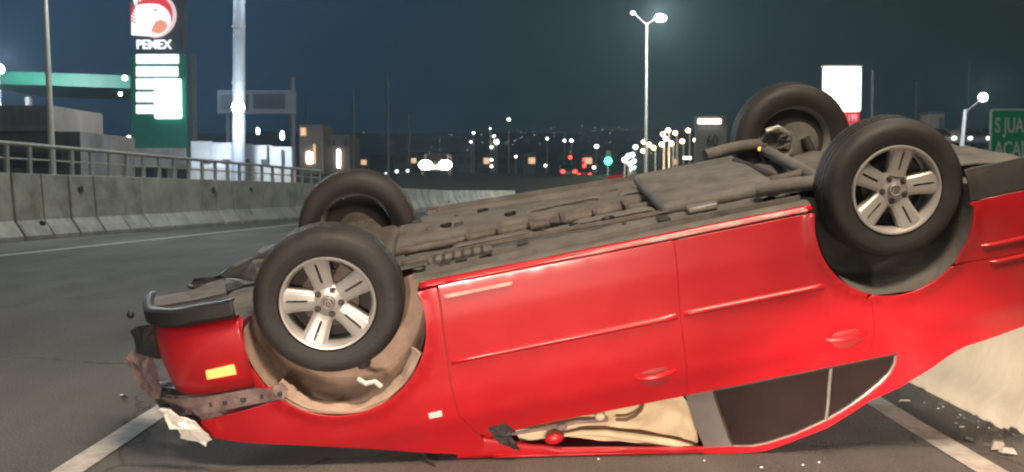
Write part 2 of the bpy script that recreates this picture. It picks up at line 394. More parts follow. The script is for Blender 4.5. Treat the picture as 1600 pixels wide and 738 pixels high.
# ================================================================== THE CAR
CARR = Matrix.Rotation(.01810859, 4, 'Z') @ Matrix.Rotation(-.19582263, 4, 'Y') @ Matrix.Rotation(3.32761335, 4, 'X')
CART = Vector((-.8393912, 5.2938103, .8796907))
car = empty('overturned_car', (0, 0, 0), 'wrecked red saloon lying upside down across the lane with its wheels in the air', 'car')
car.matrix_world = Matrix.Translation(CART) @ CARR
CI = (Matrix.Translation(CART) @ CARR).inverted()
CMAT = Matrix.Translation(CART) @ CARR
def ground_z(x, y):   # local z at which the world height is 0
    a = (CMAT @ Vector((x, y, 0))).z; b = (CMAT @ Vector((x, y, 1))).z
    return -a/(b-a)
def loc_at(px, py, Yl):
    """car-local point on plane y=Yl seen at a photo pixel (used only to measure the car)"""
    o = CI @ Vector((0, 0, CAMH)); q = CI @ at(px, py, 5); d = q-o
    return o+d*((Yl-o.y)/d.y)

YT = [(-.14, .80), (-.04, .835), (.0, .850), (.15, .866), (.5, .867), (.62, .852), (.7, .815), (.8, .785), (.95, .75), (1.05, .735), (1.3, .725)]
AF, RF = (.015, .10), .392
AR, RR_ = (2.462, .10), .347
def Yb(x, z):
    y = smooth_lerp(z, YT, .035)
    if x < -.3: y -= .16*((-.3-x)/.57)**2.6
    if x > 2.85: y -= .10*((x-2.85)/.6)**2
    if z > .72:
        if x > 2.3: y -= .0*(x-2.3)
    for (cx, cz), R in ((AF, RF), (AR, RR_)):
        d = math.hypot(x-cx, z-cz)-R
        if d < .12: y += .014*math.exp(-(d/.03)**2)
    y += .0016*noise.noise((x*2.3, z*3.1, 1.7))
    return y

def resample(poly, step):
    o = []
    for (a, b) in zip(poly, poly[1:]+poly[:1]):
        n = max(1, int(math.hypot(b[0]-a[0], b[1]-a[1])/step))
        o += [(a[0]+(b[0]-a[0])*i/n, a[1]+(b[1]-a[1])*i/n) for i in range(n)]
    return o
def inside(p, poly):
    c = False; x, z = p
    for (x1, z1), (x2, z2) in zip(poly, poly[1:]+poly[:1]):
        if (z1 > z) != (z2 > z) and x < (x2-x1)*(z-z1)/(z2-z1)+x1: c = not c
    return c
def dist_edge(p, poly):
    return min(math.hypot(p[0]-a[0], p[1]-a[1]) for a in poly)
def panel(name, poly, m, parent=car, side=1, off=0., step=.035, thick=.014, fn=Yb, lab=None):
    b = resample(poly, step*.6)
    n = len(b); pts = [Vector(p) for p in b]
    xs = [p[0] for p in b]; zs = [p[1] for p in b]
    cx, cz = sum(xs)/n, sum(zs)/n
    x = min(xs)+step*.5
    while x < max(xs):
        z = min(zs)+step*.5
        while z < max(zs):
            q = (x+.001*math.sin(z*91), z+.001*math.cos(x*77))
            if inside(q, b) and dist_edge(q, b) > step*.45: pts.append(Vector(q))
            z += step
        x += step
    r = delaunay_2d_cdt(pts, [(i, (i+1) % n) for i in range(n)], [], 1, 1e-6)
    def nrm(x, z):
        h = .004; return Vector((-(fn(x+h, z)-fn(x-h, z))/(2*h), side, -(fn(x, z+h)-fn(x, z-h))/(2*h))).normalized()
    vs = [(v.x, side*(fn(v.x, v.y)+off), v.y) for v in r[0]]; ns = [nrm(v.x, v.y) for v in r[0]]
    fs = []
    for f in r[2]:
        a, b_, c = (Vector(vs[i]) for i in f[:3]); g = (b_-a).cross(c-a)
        fs.append(tuple(f) if g.y*side > 0 else tuple(reversed(f)))
    if thick:
        m0 = len(vs); k = 3
        cc = Vector((cx, cz))
        for q in range(n):
            p0, p1, p2 = Vector(b[q-1]), Vector(b[q]), Vector(b[(q+1) % n]); t_ = (p2-p0)
            o_ = Vector((t_.y, -t_.x)).normalized(); nn = nrm(*p1); on = Vector((o_.x, 0, o_.y))
            y0 = side*(fn(*p1)+off)
            if inside((p1.x+o_.x*.004, p1.y+o_.y*.004), b): on = -on
            for d_, w_ in ((0, .0), (.0025, .6), (thick, 1)):
                vs.append((p1.x+on.x*min(d_, .0015), y0-side*d_, p1.y+on.z*min(d_, .0015))); ns.append((nn*(1-w_)+on*w_).normalized())
        for q in range(n):
            q2 = (q+1) % n
            for e_ in (0, 1): 
                f = (m0+q*k+e_, m0+q2*k+e_, m0+q2*k+e_+1, m0+q*k+e_+1)
                a, b_, c = (Vector(vs[i]) for i in f[:3]); g = (b_-a).cross(c-a)
                fs.append(f if g.dot(ns[f[2]]) > 0 else tuple(reversed(f)))
    me = bpy.data.meshes.new(name); me.from_pydata(vs, [], fs); me.materials.append(m)
    for p in me.polygons: p.use_smooth = True
    me.normals_split_custom_set_from_vertices(ns)
    o = bpy.data.objects.new(name, me); COL.objects.link(o); o.parent = parent
    if lab: o['label'] = lab
    return o
def arc(c, R, a0, a1, n=22): return [(c[0]+R*math.cos(rad(a0+(a1-a0)*i/n)), c[1]+R*math.sin(rad(a0+(a1-a0)*i/n))) for i in range(n+1)]

def hood_z(x): return smooth_lerp(x, [(-.9, .36), (-.72, .44), (-.62, .49), (-.17, .615), (.33, .795), (.5, .835), (.7, .90)], .08)
GL = lambda x, y=.62: ground_z(x, y)-.012
RZ = [(1.4, 1.10), (1.55, 1.12), (1.67, 1.122), (1.82, 1.125), (2.13, 1.065), (2.29, .978), (2.44, .94), (2.59, .870), (2.73, .784), (2.88, .766), (3.02, .738), (3.3, .725)]
def rail_z(x): return min(smooth_lerp(x, RZ, .04), ground_z(x, .735)-.004)

fender = [(.438, .012), (.478, .012), (.474, .10), (.460, .27), (.447, .44), (.45, .60), (.50, .70), (.53, .755), (.53, .80), (.50, .830)]
fender += [(x, hood_z(x)) for x in [.4, .3, .2, .1, 0, -.1, -.2, -.3, -.4, -.5, -.6]]+[(-.69, .46), (-.66, .41), (-.28, .365)]+arc(AF, RF, 138, -13, 30)
fdoor = [(.488, .004), (.484, .10), (.470, .27), (.457, .44), (.46, .60), (.51, .70), (.56, .755), (.75, .742), (1.0, .742), (1.47, .745), (1.478, .6), (1.484, .36), (1.505, .13), (1.512, .012)]
rdoor = [(1.517, .012), (1.510, .13), (1.489, .36), (1.483, .6), (1.475, .745), (1.9, .745), (2.30, .748), (2.325, .62), (2.325, .46), (2.30, .432)]+arc(AR, RR_, 116, 197, 14)[:-1]+[(2.125, .012)]
quarter = [(2.306, .437), (2.330, .46), (2.330, .62), (2.305, .748), (2.435, .75), (2.43, .80), (2.405, .86), (2.35, .915), (2.30, .955), (2.30, rail_z(2.30))]
quarter += [(x, rail_z(x)) for x in (2.38, 2.45, 2.52, 2.6, 2.68, 2.76, 2.85, 2.95, 3.05, 3.2, 3.32)]+[(3.34, .6), (3.34, .394), (2.79, .364)]+[p for p in arc(AR, RR_, 50, 112, 14)]
rbump = [(2.80, .36), (3.36, .39), (3.37, .30), (3.36, .1), (2.795, .1)]+arc(AR, RR_, 3, 47, 10)
def far(poly, s, zmin=.10): return poly if s > 0 else [(x, max(z, zmin)) for x, z in poly]
for s in (1, -1):
    fd = panel('fender', fender, M['paint'], side=s)
    d1 = panel('front_door', far(fdoor, s), M['paint'], side=s)
    d2 = panel('rear_door', far(rdoor, s, .13), M['paint'], side=s)
    qp = panel('quarter_panel', quarter, M['paint'], side=s)
    rbp = panel('rear_bumper', far(rbump, s, .27), M['paint'], side=s)
    if s > 0: panel('bumper_underside_trim', [(2.80, .09), (3.37, .09), (3.33, 0), (3.25, -.04), (2.80, -.04)], M['dark'], side=s)
    for gx in ((.42, .56), (1.46, 1.56), (2.28, 2.37)):
        panel('panel_gap', [(gx[0], .03), (gx[1], .03), (gx[1], .74), (gx[0], .74)] if gx[0] < 2 else [(gx[0], .47), (gx[1], .47), (gx[1], .74), (gx[0], .74)], M['paint_in'], side=s, off=-.010, thick=0, step=.06)
    # side mouldings: raised strips
    def mould(par, x0, x1, zc, w, m=M['paint']):
        mb = MB(); n = 24
        def f(u, v):
            x = x0+(x1-x0)*u; z = zc-w/2+w*v; e = .014*math.sin(PI*min(1, max(0, v)))**.5*(min(1, u*30, (1-u)*30))
            return (x, s*(Yb(x, z)+e), z)
        mb.grid(f, n, 6); return mb.build('side_moulding', m, par, smooth=True)
    mould(d1, .472, 1.478, .345, .028); mould(d2, 1.505, 2.13, .34, .028); mould(qp, 2.86, 3.33, .385, .02); mould(rbp, 2.83, 3.34, .305, .022)
    mould(d1, .50, .80, .055, .018, M['scrape_highlight'])  # pale strip paints in the highlight low on the front door
    # handles
    for par, hx in ((d1, 1.34), (d2, 2.20)):
        mb = MB(); P = []
        for i in range(9):
            u = i/8; x = hx-.09+.18*u; z = .592+.004*math.sin(PI*u); P.append((x, s*(Yb(x, z)+.026*math.sin(PI*u)**.6), z))
        mb.tube(P, [.010, .013, .014, .015, .015, .015, .014, .013, .010], 8)
        mb.build('door_handle', M['paint'], par, smooth=True)
        MB().lathe([(.0, .004), (.048, .003), (.052, .0)], 20).build('handle_recess', M['paint_in'], par, smooth=True).matrix_local = Matrix.Translation((hx, s*(Yb(hx, .6)+.0015), .600)) @ Matrix.Scale(1.35, 4, (1, 0, 0)) @ Matrix.Rotation(0 if s > 0 else PI, 4, 'Z') 
    # side marker on fender
    mb = MB(); n = 6
    mb.grid(lambda u, v: (.325+.06*u, s*(Yb(.35, .576)+.010*min(1, 6*min(u, 1-u, v, 1-v)+.2)), .562+.028*v), 8, 6)
    mb.build('side_marker', M['white_lens'], fd, smooth=True)
    mb = MB()
    mb.grid(lambda u, v: (.405+1.725*u, s*(lerp(v, [(0, .824), (.3, .828), (.8, .818), (1, .806)])+.002*noise.noise((u*14, v*3, s))), .010-.028*v+(0 if s > 0 else .03+.065*u)), 50, 5)
    mb.build('painted_sill', M['paint'], car, smooth=True, solid=.006)
    if s > 0:
        MB().tube([(x, Yb(x, 0)-.004+.002*noise.noise((x*8, 0, 0)), -.004+.0025*noise.noise((x*11, 3, 0))) for x in [.95+.05*i for i in range(24)]], [.0015+.0055*min(1, .25*i)*(1+.5*noise.noise((i*.7, 0, 0))) for i in range(24)], 8).build('sill_edge_highlight', M['scrape_highlight'], car, smooth=True)  # pale tube paints in the highlight and scrapes along the sill edge
    # sill with welded flange
    mb = MB()
    mb.grid(lambda u, v: (.405+1.725*u, s*(lerp(v, [(0, .822), (.25, .80), (.5, .765), (.75, .70), (1, .66)])+.004*noise.noise((u*14, v*3, s))), lerp(v, [(0, -.006), (.25, -.022), (.5, -.028), (.75, -.016), (1, .01)])+(0 if s > 0 else .03+.065*u)+.0015*noise.noise((u*20, v*3, 4))), 50, 8)
    mb.build('sill', M['under'], car, smooth=True)
    mb = MB()
    mb.grid(lambda u, v: (.46+1.65*u, s*(.735+.003*noise.noise((u*40, 0, 0))), (0 if s > 0 else .03+.065*u)-.022-.026*v), 66, 1)
    mb.build('sill_flange', M['under2'], car, solid=.005)

# ---- front bumper: swept skin from arch round the nose
path = [(-.375, .862), (-.45, .862), (-.55, .855), (-.64, .835), (-.72, .79), (-.785, .70), (-.83, .56), (-.86, .42)]
def sweep(path, prof, name, m, par, jag=None, thick=.01):
    P = [Vector(p) for p in path]; mb = MB(); vs = []
    for i, p in enumerate(P):
        t = (P[min(i+1, len(P)-1)]-P[max(i-1, 0)]).normalized(); nrm = Vector((t.y, -t.x))*-1
        if nrm.dot(p-Vector((.2, 0))) < 0: nrm = -nrm
        for j, (o, z) in enumerate(prof):
            zz = z+(jag(i, j) if jag else 0); vs.append((p.x+nrm.x*o, p.y+nrm.y*o, zz))
    n = len(prof); mb.add(vs, [(i*n+j, (i+1)*n+j, (i+1)*n+j+1, i*n+j+1) for i in range(len(P)-1) for j in range(n-1)])
    return mb.build(name, m, par, smooth=True, solid=thick)
def densify(p, k=4):
    o = []
    for i in range(len(p)-1):
        a, b = Vector(p[i]), Vector(p[i+1]); a0 = Vector(p[max(i-1, 0)]); b1 = Vector(p[min(i+2, len(p)-1)])
        for j in range(k):
            t = j/k; o.append(tuple(.5*((2*a)+(b-a0)*t+(2*a0-5*a+4*b-b1)*t*t+(3*a-a0-3*b+b1)*t**3)))
    return o+[tuple(p[-1])]
pd = densify(path, 4)
nb = len(pd)
def edge_x(j): return 0
bumper = sweep(pd[:nb], [(-.045, -.035), (-.012, -.01), (0, .03), (.004, .10), (.0, .17), (-.008, .23), (-.02, .285)], 'front_bumper', M['paint'], car)
# corner of the bumper that follows the wheel arch
panel('bumper_corner', [(-.374, -.03), (-.374, .286), (-.30, .30)]+arc(AF, RF, 149, 198, 12), M['paint'], parent=bumper, off=.0)
lip = sweep(pd, [(-.03, -.118), (.004, -.120), (.020, -.112), (.022, -.06), (.0, -.036), (-.04, -.03)], 'bumper_lip', M['black'], bumper, jag=lambda i, j: .002*math.sin(i*.7), thick=.012)
# exposed bracket strip between bumper and wing
panel('bumper_bracket', [(-.70, .30), (-.40, .298), (-.27, .300), (-.25, .335), (-.27, .36), (-.45, .365), (-.68, .375)], M['torn'], parent=bumper, off=-.012, thick=.02)
for k in range(5):
    x = -.60+.075*k+.012*math.sin(k*5); MB().box((x, Yb(x, .33)-.014, .325), (x+.012+.006*(k%3), Yb(x, .33)-.001, .345)).build('clip_slot', M['dark'], bumper, bevel=.003)
mb = MB(); mb.grid(lambda u, v: (-.575+.135*u, Yb(-.5+.135*(u-.5), .19)+.016*min(1, 6*min(u, 1-u, v, 1-v)+.15), .168+.046*v-.004*u), 10, 8)
mb.build('indicator_lamp', M['orange'], bumper, smooth=True)
tag(bumper.children[-1], 'glowing orange indicator in the corner of the bumper')
# torn nose pieces
random.seed(11)
def shard(name, pts, thick, m, par=car, amp=.012):
    """irregular bent plate through local points [(x,y,z)...] as polygon fan with bent surface"""
    n = len(pts); c = sum((Vector(p) for p in pts), Vector())/n; mb = MB(); vs = [c+Vector((random.uniform(-amp, amp) for _ in range(3)))]
    ring = []
    for i in range(n):
        a, b = Vector(pts[i]), Vector(pts[(i+1) % n])
        for k in range(3):
            ring.append(a.lerp(b, k/3)+Vector([random.uniform(-amp, amp)*.5 for _ in range(3)]))
    mid = [r.lerp(c, .45)+Vector([random.uniform(-amp, amp) for _ in range(3)]) for r in ring]
    N = len(ring); vs += mid+ring
    fs = [(0, 1+i, 1+(i+1) % N) for i in range(N)]+[(1+i, 1+N+i, 1+N+(i+1) % N, 1+(i+1) % N) for i in range(N)]
    mb.add(vs, fs); return mb.build(name, m, par, smooth=False, solid=thick)
def L(px, py, Y): return tuple(loc_at(px, py, Y))
shard('torn_grille', [L(196, 560, .55), L(212, 545, .5), L(235, 560, .6), L(246, 610, .7), L(240, 625, .7), L(218, 606, .6)], .02, M['torn'])
shard('torn_grille', [L(204, 515, .5), L(240, 505, .62), L(243, 560, .66), L(214, 552, .55)], .03, M['dark'])
shard('headlamp_reflector', [L(246, 640, .84), L(266, 640, .87), L(304, 662, .88), L(328, 686, .88), L(322, 695, .88), L(296, 684, .87), L(262, 658, .86)], .012, M['chrome'], amp=.02)
shard('headlamp_lens', [L(244, 640, .6), L(290, 640, .72), L(318, 672, .8), L(300, 668, .74), L(262, 652, .62)], .006, M['lens'], amp=.018)
shard('headlamp_housing', [L(250, 622, .7), L(330, 630, .82), L(350, 650, .82), L(330, 668, .8), L(282, 650, .7)], .03, M['torn'])
shard('headlamp_housing', [L(232, 600, .45), L(300, 610, .6), L(322, 660, .65), L(290, 668, .6), L(250, 640, .5)], .05, M['dark'])
MB().sphere(L(204, 492, .5), .018, 10).build('tow_bolt', M['black'], car, smooth=True)
# black undertray pieces torn off near the nose
shard('undertray', [L(226, 468, .1), L(290, 462, .2), L(350, 440, .35), L(355, 462, .6), L(225, 486, .55)], .012, M['under2'], amp=.01)
shard('undertray', [L(290, 444, -.25), L(335, 432, -.15), L(378, 402, -.25), L(395, 408, -.15), L(402, 440, .1), L(350, 455, .1), L(318, 458, 0)], .02, M['dark'], amp=.012)
shard('undertray', [L(375, 415, -.4), L(420, 388, -.5), L(470, 380, -.5), L(450, 420, -.2), L(398, 440, -.1)], .02, M['dark'], amp=.012)

# ---- wheels
def make_wheel(name, side, hub, a_deg, drop=0):
    W = empty(name, hub); W.parent = car
    # local frame: y outward
    fl = MB(); R = .327
    prof = [(.209, -.015), (.217, .002), (.232, .007), (.255, .013), (.285, .016), (.304, .006), (.316, -.012), (.324, -.035), (R, -.06), (R, -.15), (.324, -.178), (.312, -.198), (.28, -.212), (.24, -.205), (.209, -.19)]
    ty = fl.lathe([(r, y) for r, y in prof], 64).build('tyre', M['rubber'], W, smooth=True)
    tb = MB()
    for k in range(60):   # shoulder tread blocks
        q = 2*PI*k/60
        for y0, y1, ph in ((-.085, -.062, 0), (-.155, -.13, .5), (-.122, -.095, .5)):
            m_ = Matrix.Rotation(-(q+ph*2*PI/60), 4, 'Y')
            tb.box((R-.006, y0, -.0145), (R+.0028, y1, .0145), m_)
    o = tb.build('tread', M['rubber'], ty); o['kind'] = 'stuff'
    # ridge rings on the sidewall
    MB().lathe([(.248, .009), (.251, .0125), (.254, .010)], 48).build('sidewall_ridge', M['rubber'], ty, smooth=True)
    rim = MB().lathe([(.209, -.19), (.212, -.185), (.192, -.16), (.183, -.05), (.186, -.02), (.193, -.006), (.198, .004), (.206, .006), (.210, -.001), (.209, -.02)], 56).build('rim', M['alloy'], W, smooth=True)
    MB().lathe([(.001, -.135), (.185, -.135)], 40).build('brake_backplate', M['hole'], W)
    MB().lathe([(.05, -.10), (.05, -.092), (.128, -.092), (.128, -.112), (.05, -.112)], 40).build('brake_disc', M['alloyd'], W, smooth=True)
    MB().prism([(.07, -.06), (.155, -.08), (.165, 0), (.155, .08), (.07, .06)], -.12, -.075, Matrix.Rotation(rad(35), 4, 'Y')).build('brake_caliper', M['alloyd'], W, bevel=.008)
    # hub disc and cap
    MB().lathe([(.0, -.028), (.035, -.028), (.042, -.032), (.07, -.030), (.082, -.036), (.086, -.06)], 40).build('hub', M['alloy'], rim, smooth=True)
    cap = MB().lathe([(.0, -.012), (.024, -.014), (.030, -.019), (.031, -.03)], 28).build('centre_cap', M['trim'], rim, smooth=True)
    em = MB().lathe([(.0215, -.0135), (.0245, -.009), (.0275, -.0135)], 28)
    for pl in ([(-.016, .012), (-.006, -.016), (0, -.002), (.006, -.016), (.016, .012)], [(-.008, .018), (0, .002), (.008, .018)]):
        em.tube([(x, -.0105, z) for x, z in pl], .0022, 5)
    em.build('badge', M['alloy'], rim)
    # double spokes
    for k in range(5):
        A = rad(a_deg+72*k)
        mb = MB()
        for sgn in (-1, 1):
            r0, r1 = .060, .193
            def f(u, v, sgn=sgn):
                r = r0+(r1-r0)*u
                inner = .0052 if .22 < u < .9 else .0002; outer = .045+.015*u**1.6
                t = sgn*(inner+(outer-inner)*v)
                y = -.026+.022*u**1.3-.012*max(0, 2*v-1)**4-.004*v
                return (r, y, t)
            mb.grid(f, 24, 6)
            # side walls down
            def g1(u, v, sgn=sgn):
                x, y, t = f(u, 0); return (x, y-.034*v, t)
            def g2(u, v, sgn=sgn):
                x, y, t = f(u, 1); return (x, y-.034*v, t)
            mb.grid(g1, 24, 1); mb.grid(g2, 12, 1)
        mrot = Matrix.Rotation(-A, 4, 'Y')
        mb.v = [tuple(mrot @ Vector(v)) for v in mb.v]
        mb.build('spoke', M['alloy'], rim, smooth=True)
        q = A+rad(36); mb = MB(); mb.lathe([(.0, .002), (.008, .002), (.009, 0), (.0095, -.02)], 10)
        bc = .056
        o = mb.build('wheel_bolt', M['alloyd'], rim, smooth=True); o.location = (bc*math.cos(q), -.026, bc*math.sin(q))
        mb = MB().lathe([(.010, .0015), (.0145, .0)], 14); o2 = mb.build('bolt_socket', M['hole'], rim); o2.location = (bc*math.cos(q), -.0275, bc*math.sin(q))
    if hub[0] > 1 and side > 0: W.scale = (.945, 1, .945)
    if side < 0: W.rotation_euler = (0, 0, PI)
    return W
make_wheel('wheel', 1, (0.0, .80, 0), -94)
make_wheel('wheel', 1, (2.513, .80, 0), -72)
make_wheel('wheel', -1, (0.0, -.80, 0), 20)
make_wheel('wheel', -1, (2.513, -.80, 0), 5)

# ---- wheel housings
for s in (1, -1):
    for (cx, cz), R, a0, a1 in ((AF, RF, -12, 192), (AR, RR_, -14, 194)):
        mb = MB(); P = []
        def f(u, v, cx=cx, cz=cz, R=R, a0=a0, a1=a1):
            a = rad(a0+(a1-a0)*u); Rr = R-.006+.012*noise.noise((u*8, v*4, cx)); yy = lerp(v, [(0, .845), (.85, .50), (1, .47)])
            if v > .85: Rr *= 1-(v-.85)/.15*.04
            yb = Yb(cx+R*math.cos(a), cz+R*math.sin(a))-.006
            yy = yb if v == 0 else min(yy, yb)
            return (cx+Rr*math.cos(a), s*yy, cz+Rr*math.sin(a))
        mb.grid(f, 44, 10); ln = mb.build('arch_liner', M['mud'] if cx < 1 else M['under'], car, smooth=True)
        mb = MB()
        def f2(u, v, cx=cx, cz=cz, R=R, a0=a0, a1=a1):
            a = rad(a0+(a1-a0)*u); Rr = R*v*.99
            return (cx+Rr*math.cos(a), s*(.47+.02*noise.noise((Rr*9*math.cos(a), Rr*9*math.sin(a), 0))), cz+Rr*math.sin(a))
        mb.grid(f2, 30, 8); mb.build('liner_back', M['mud'] if cx < 1 else M['dark'], ln, smooth=True)
# torn, sagging liner flap below the front tyre with a jagged edge
mb = MB()
def flap(u, v):
    a = rad(28+118*u); j = .018*noise.noise((u*9, 0, 5))+.008*noise.noise((u*30, 0, 2)); Ri = .358+j+.02*math.cos((u-.5)*5)
    Rr = Ri+(RF-.006-Ri)*v; yy = .80+.05*v+.018*noise.noise((u*7, v*3, 1))
    return (AF[0]+Rr*math.cos(a), yy, AF[1]+Rr*math.sin(a))
mb.grid(flap, 60, 6); mb.build('torn_liner', M['mud'], car, smooth=True, solid=.006)
mb = MB(); mb.tube([L(560, 592, .80), L(572, 600, .82), L(585, 596, .80), L(596, 604, .8)], .012, 8)
mb.build('liner_clip', M['lens'], car, smooth=True)

# ---- bonnet, boot, roof
mb = MB()
def hood(u, v):
    x = -.80+1.32*u; t = 2*v-1; ze = hood_z(x); yq = t*(Yb(x, ze)-.004); return (x+.05*t*t*(1-u), yq, ze+.045*(1-t*t)*min(1, u*4+.2)+.012*noise.noise((x*3, t*3, 9)))
mb.grid(hood, 30, 30); mb.build('bonnet', M['paint'], car, smooth=True)
def capz(x, y): return ground_z(x, y)-.008
mb = MB()
def roof(u, v):
    x = .56+1.80*u; t = 2*v-1; ze = rail_z(x); yy = t*Yb(x, ze)
    return (x, yy, min(ze+.05*(1-t*t), capz(x, yy)))
mb.grid(roof, 40, 24); mb.build('roof', M['paint'], car, smooth=True, solid=.006)
mb = MB()
def boot(u, v):
    x = 2.80+.58*u; t = 2*v-1; ze = rail_z(x)-.004; return (x, t*(Yb(x, ze)-.005), ze+.02*(1-t*t))
mb.grid(boot, 12, 20); mb.build('boot_lid', M['paint'], car, smooth=True)
mb = MB()
def tail(u, v):
    t = 2*u-1; zb = .21-.09*t; z = zb+(rail_z(3.34)-zb)*v; return (3.34+.06*(1-t*t)+.02*math.sin(PI*v), t*Yb(3.34, z), z)
mb.grid(tail, 20, 12); mb.build('tail_panel', M['paint'], car, smooth=True)
mb = MB()
mb.grid(lambda u, v: (2.36+.44*u, (2*v-1)*(Yb(2.5, rail_z(2.36+.44*u))-.10), rail_z(2.36+.44*u)+.012), 10, 10)
mb.build('rear_window', M['glass'], car, smooth=True)
mb = MB()
mb.grid(lambda u, v: (.44+.16*u, (2*v-1)*.62, .82+.05*u+.02*noise.noise((u*5, v*12, 0))), 8, 30)
mb.build('crushed_windscreen', M['lens'], car)

# ---- side glass, pillars and roof rail on both sides
winlow = [(1.655, rail_z(1.655)-.032), (1.74, rail_z(1.74)-.030), (1.82, 1.092), (1.95, 1.076), (2.10, 1.035), (2.2, .992), (2.288, .942), (2.36, .89), (2.407, .845), (2.43, .80), (2.435, .752)]
for s in (1, -1):
    panel('rear_side_window', [(1.60, .747), (1.635, .95), (1.655, rail_z(1.655)-.032)]+winlow[1:], M['glass'], side=s, off=-.012, thick=.006)
    panel('roof_rail', [(1.52, rail_z(1.52)), (1.52, rail_z(1.52)-.03)]+winlow[:6]+[(2.292, .945), (2.296, rail_z(2.296))]+[(x, rail_z(x)) for x in (2.2, 2.1, 2.0, 1.9, 1.8, 1.7, 1.6)], M['paint'], side=s, off=.004, thick=.02)
    panel('door_pillar', [(1.468, .75), (1.595, .748), (1.63, .95), (1.652, rail_z(1.65)-.02), (1.53, rail_z(1.53)-.012), (1.50, .95)], M['trim'], side=s, off=-.004)
    MB().tube([(x, s*(Yb(x, z)-.004), z) for x, z in ((1.592, .752), (1.61, .85), (1.63, .95), (1.645, 1.03), (1.655, 1.06))], .006, 6).build('window_seal', M['alloyd'], car, smooth=True)
    MB().tube([(x, s*(Yb(x, z)-.006), z) for x, z in winlow], .0075, 6).build('window_chrome_edge', M['trim'], car, smooth=True)
    MB().tube([(x, s*(Yb(x, z)-.004), z) for x, z in ((2.135, .752), (2.125, .85), (2.115, .95), (2.10, 1.03))], .008, 6).build('window_divider', M['trim'], car, smooth=True)
    MB().tube([(x, s*(Yb(x, .75)-.002), .751) for x in (1.6, 1.8, 2.0, 2.2, 2.44)], .006, 6).build('belt_seal', M['black'], car, smooth=True)
# front window opening: cream curtain airbag, trim and crushed pillar (near side)
s = 1
cg = [L(868, 652, .72), L(905, 642, .74), L(990, 630, .76), L(1066, 618, .76), L(1078, 640, .74), L(1098, 672, .68), L(1090, 695, .66), L(1000, 686, .66), L(900, 676, .68)]
mb = MB(); n = len(cg)
def sheet(u, v):
    # between belt edge and lower edge
    top = [Vector(L(*q)) for q in ((800, 668, .70), (868, 654, .72), (940, 636, .73), (1000, 626, .74), (1062, 614, .74), (1085, 640, .72))]
    bot = [Vector(L(*q)) for q in ((812, 690, .66), (880, 682, .66), (940, 688, .65), (1000, 694, .64), (1060, 702, .64), (1094, 706, .64))]
    t = u*5; i = min(4, int(t)); q = t-i
    a = top[i].lerp(top[i+1], q); b = bot[i].lerp(bot[i+1], q)
    p = a.lerp(b, v); p.y -= .03*math.sin(PI*v)+.025*noise.noise((u*9, v*4, 2)); return p
mb.grid(sheet, 50, 14); mb.build('deployed_airbag', M['cream'], car, smooth=True)
mb = MB(); mb.tube([L(882, 680, .72), L(910, 676, .74), L(945, 677, .74), L(1000, 684, .73), L(1050, 692, .72), L(1088, 702, .70)], [.008, .014, .018, .018, .018, .016], 10)
mb.build('pillar_trim', M['cream'], car, smooth=True)
mb = MB(); mb.tube([L(870, 680, .70), L(930, 671, .71), L(1000, 677, .71), L(1050, 686, .70), L(1086, 694, .68)], .006, 6); mb.build('trim_shadow_gap', M['brown'], car, smooth=True)
mb = MB(); mb.tube([L(1006, 628, .77), L(1002, 640, .775), L(992, 650, .78), L(978, 656, .78), L(962, 656, .775)], .008, 8); mb.build('grab_strap', M['brown'], car, smooth=True)
mb = MB(); mb.tube([L(792, 668, .775), L(840, 660, .775), L(900, 648, .775), L(932, 644, .775)], .010, 8); mb.build('window_seal', M['brown'], car, smooth=True)
mb = MB(); mb.tube([L(800, 678, .76), L(850, 670, .76), L(900, 660, .76), L(950, 656, .75)], .009, 8); mb.build('window_frame', M['torn'], car, smooth=True)
shard('mirror_mount', [L(762, 671, .825), L(786, 663, .83), L(800, 672, .82), L(797, 690, .81), L(814, 705, .79), L(780, 693, .81)], .02, M['dark'], amp=.006)
mb = MB(); mb.sphere(L(792, 668, .81), .010, 10, (1.3, .5, .8)); mb.build('mirror_highlight', M['lens'], car, smooth=True)  # pale bead put in as the white highlight by the mirror
mb = MB(); mb.sphere(L(866, 685, .76), .035, 14, (1.3, .7, .8)); mb.build('door_mirror', M['paint'], car, smooth=True)
mb = MB(); mb.sphere(L(938, 651, .78), .022, 10, (1.1, .6, .9)); mb.build('broken_latch', M['cream'], car, smooth=True)
mb = MB(); mb.sphere(L(878, 668, .775), .020, 8, (1.3, .6, .9)); mb.build('broken_latch', M['torn'], car, smooth=True)
# crushed red A-pillar / rail lying on the road
for sd in (1, -1):
    mb = MB()
    def cr_(u, v):
        x = .40+1.16*u; zg = GL(x, .72); z1 = min(rail_z(x), zg); top = lerp(x, [(.4, .78), (.5, .745), (.62, .80), (.75, .86), (.85, z1-.04), (1.56, z1-.03)])
        z = top+(z1-top)*v; yy = lerp(x, [(.4, .765), (.6, .75), (.8, .735), (1.56, .728)])+.012*math.sin(PI*v)+.006*noise.noise((x*9, v*3, 0))
        return (x, sd*yy, z)
    mb.grid(cr_, 40, 6); mb.build('crushed_roof_rail', M['paint'], car, smooth=True, solid=.012)

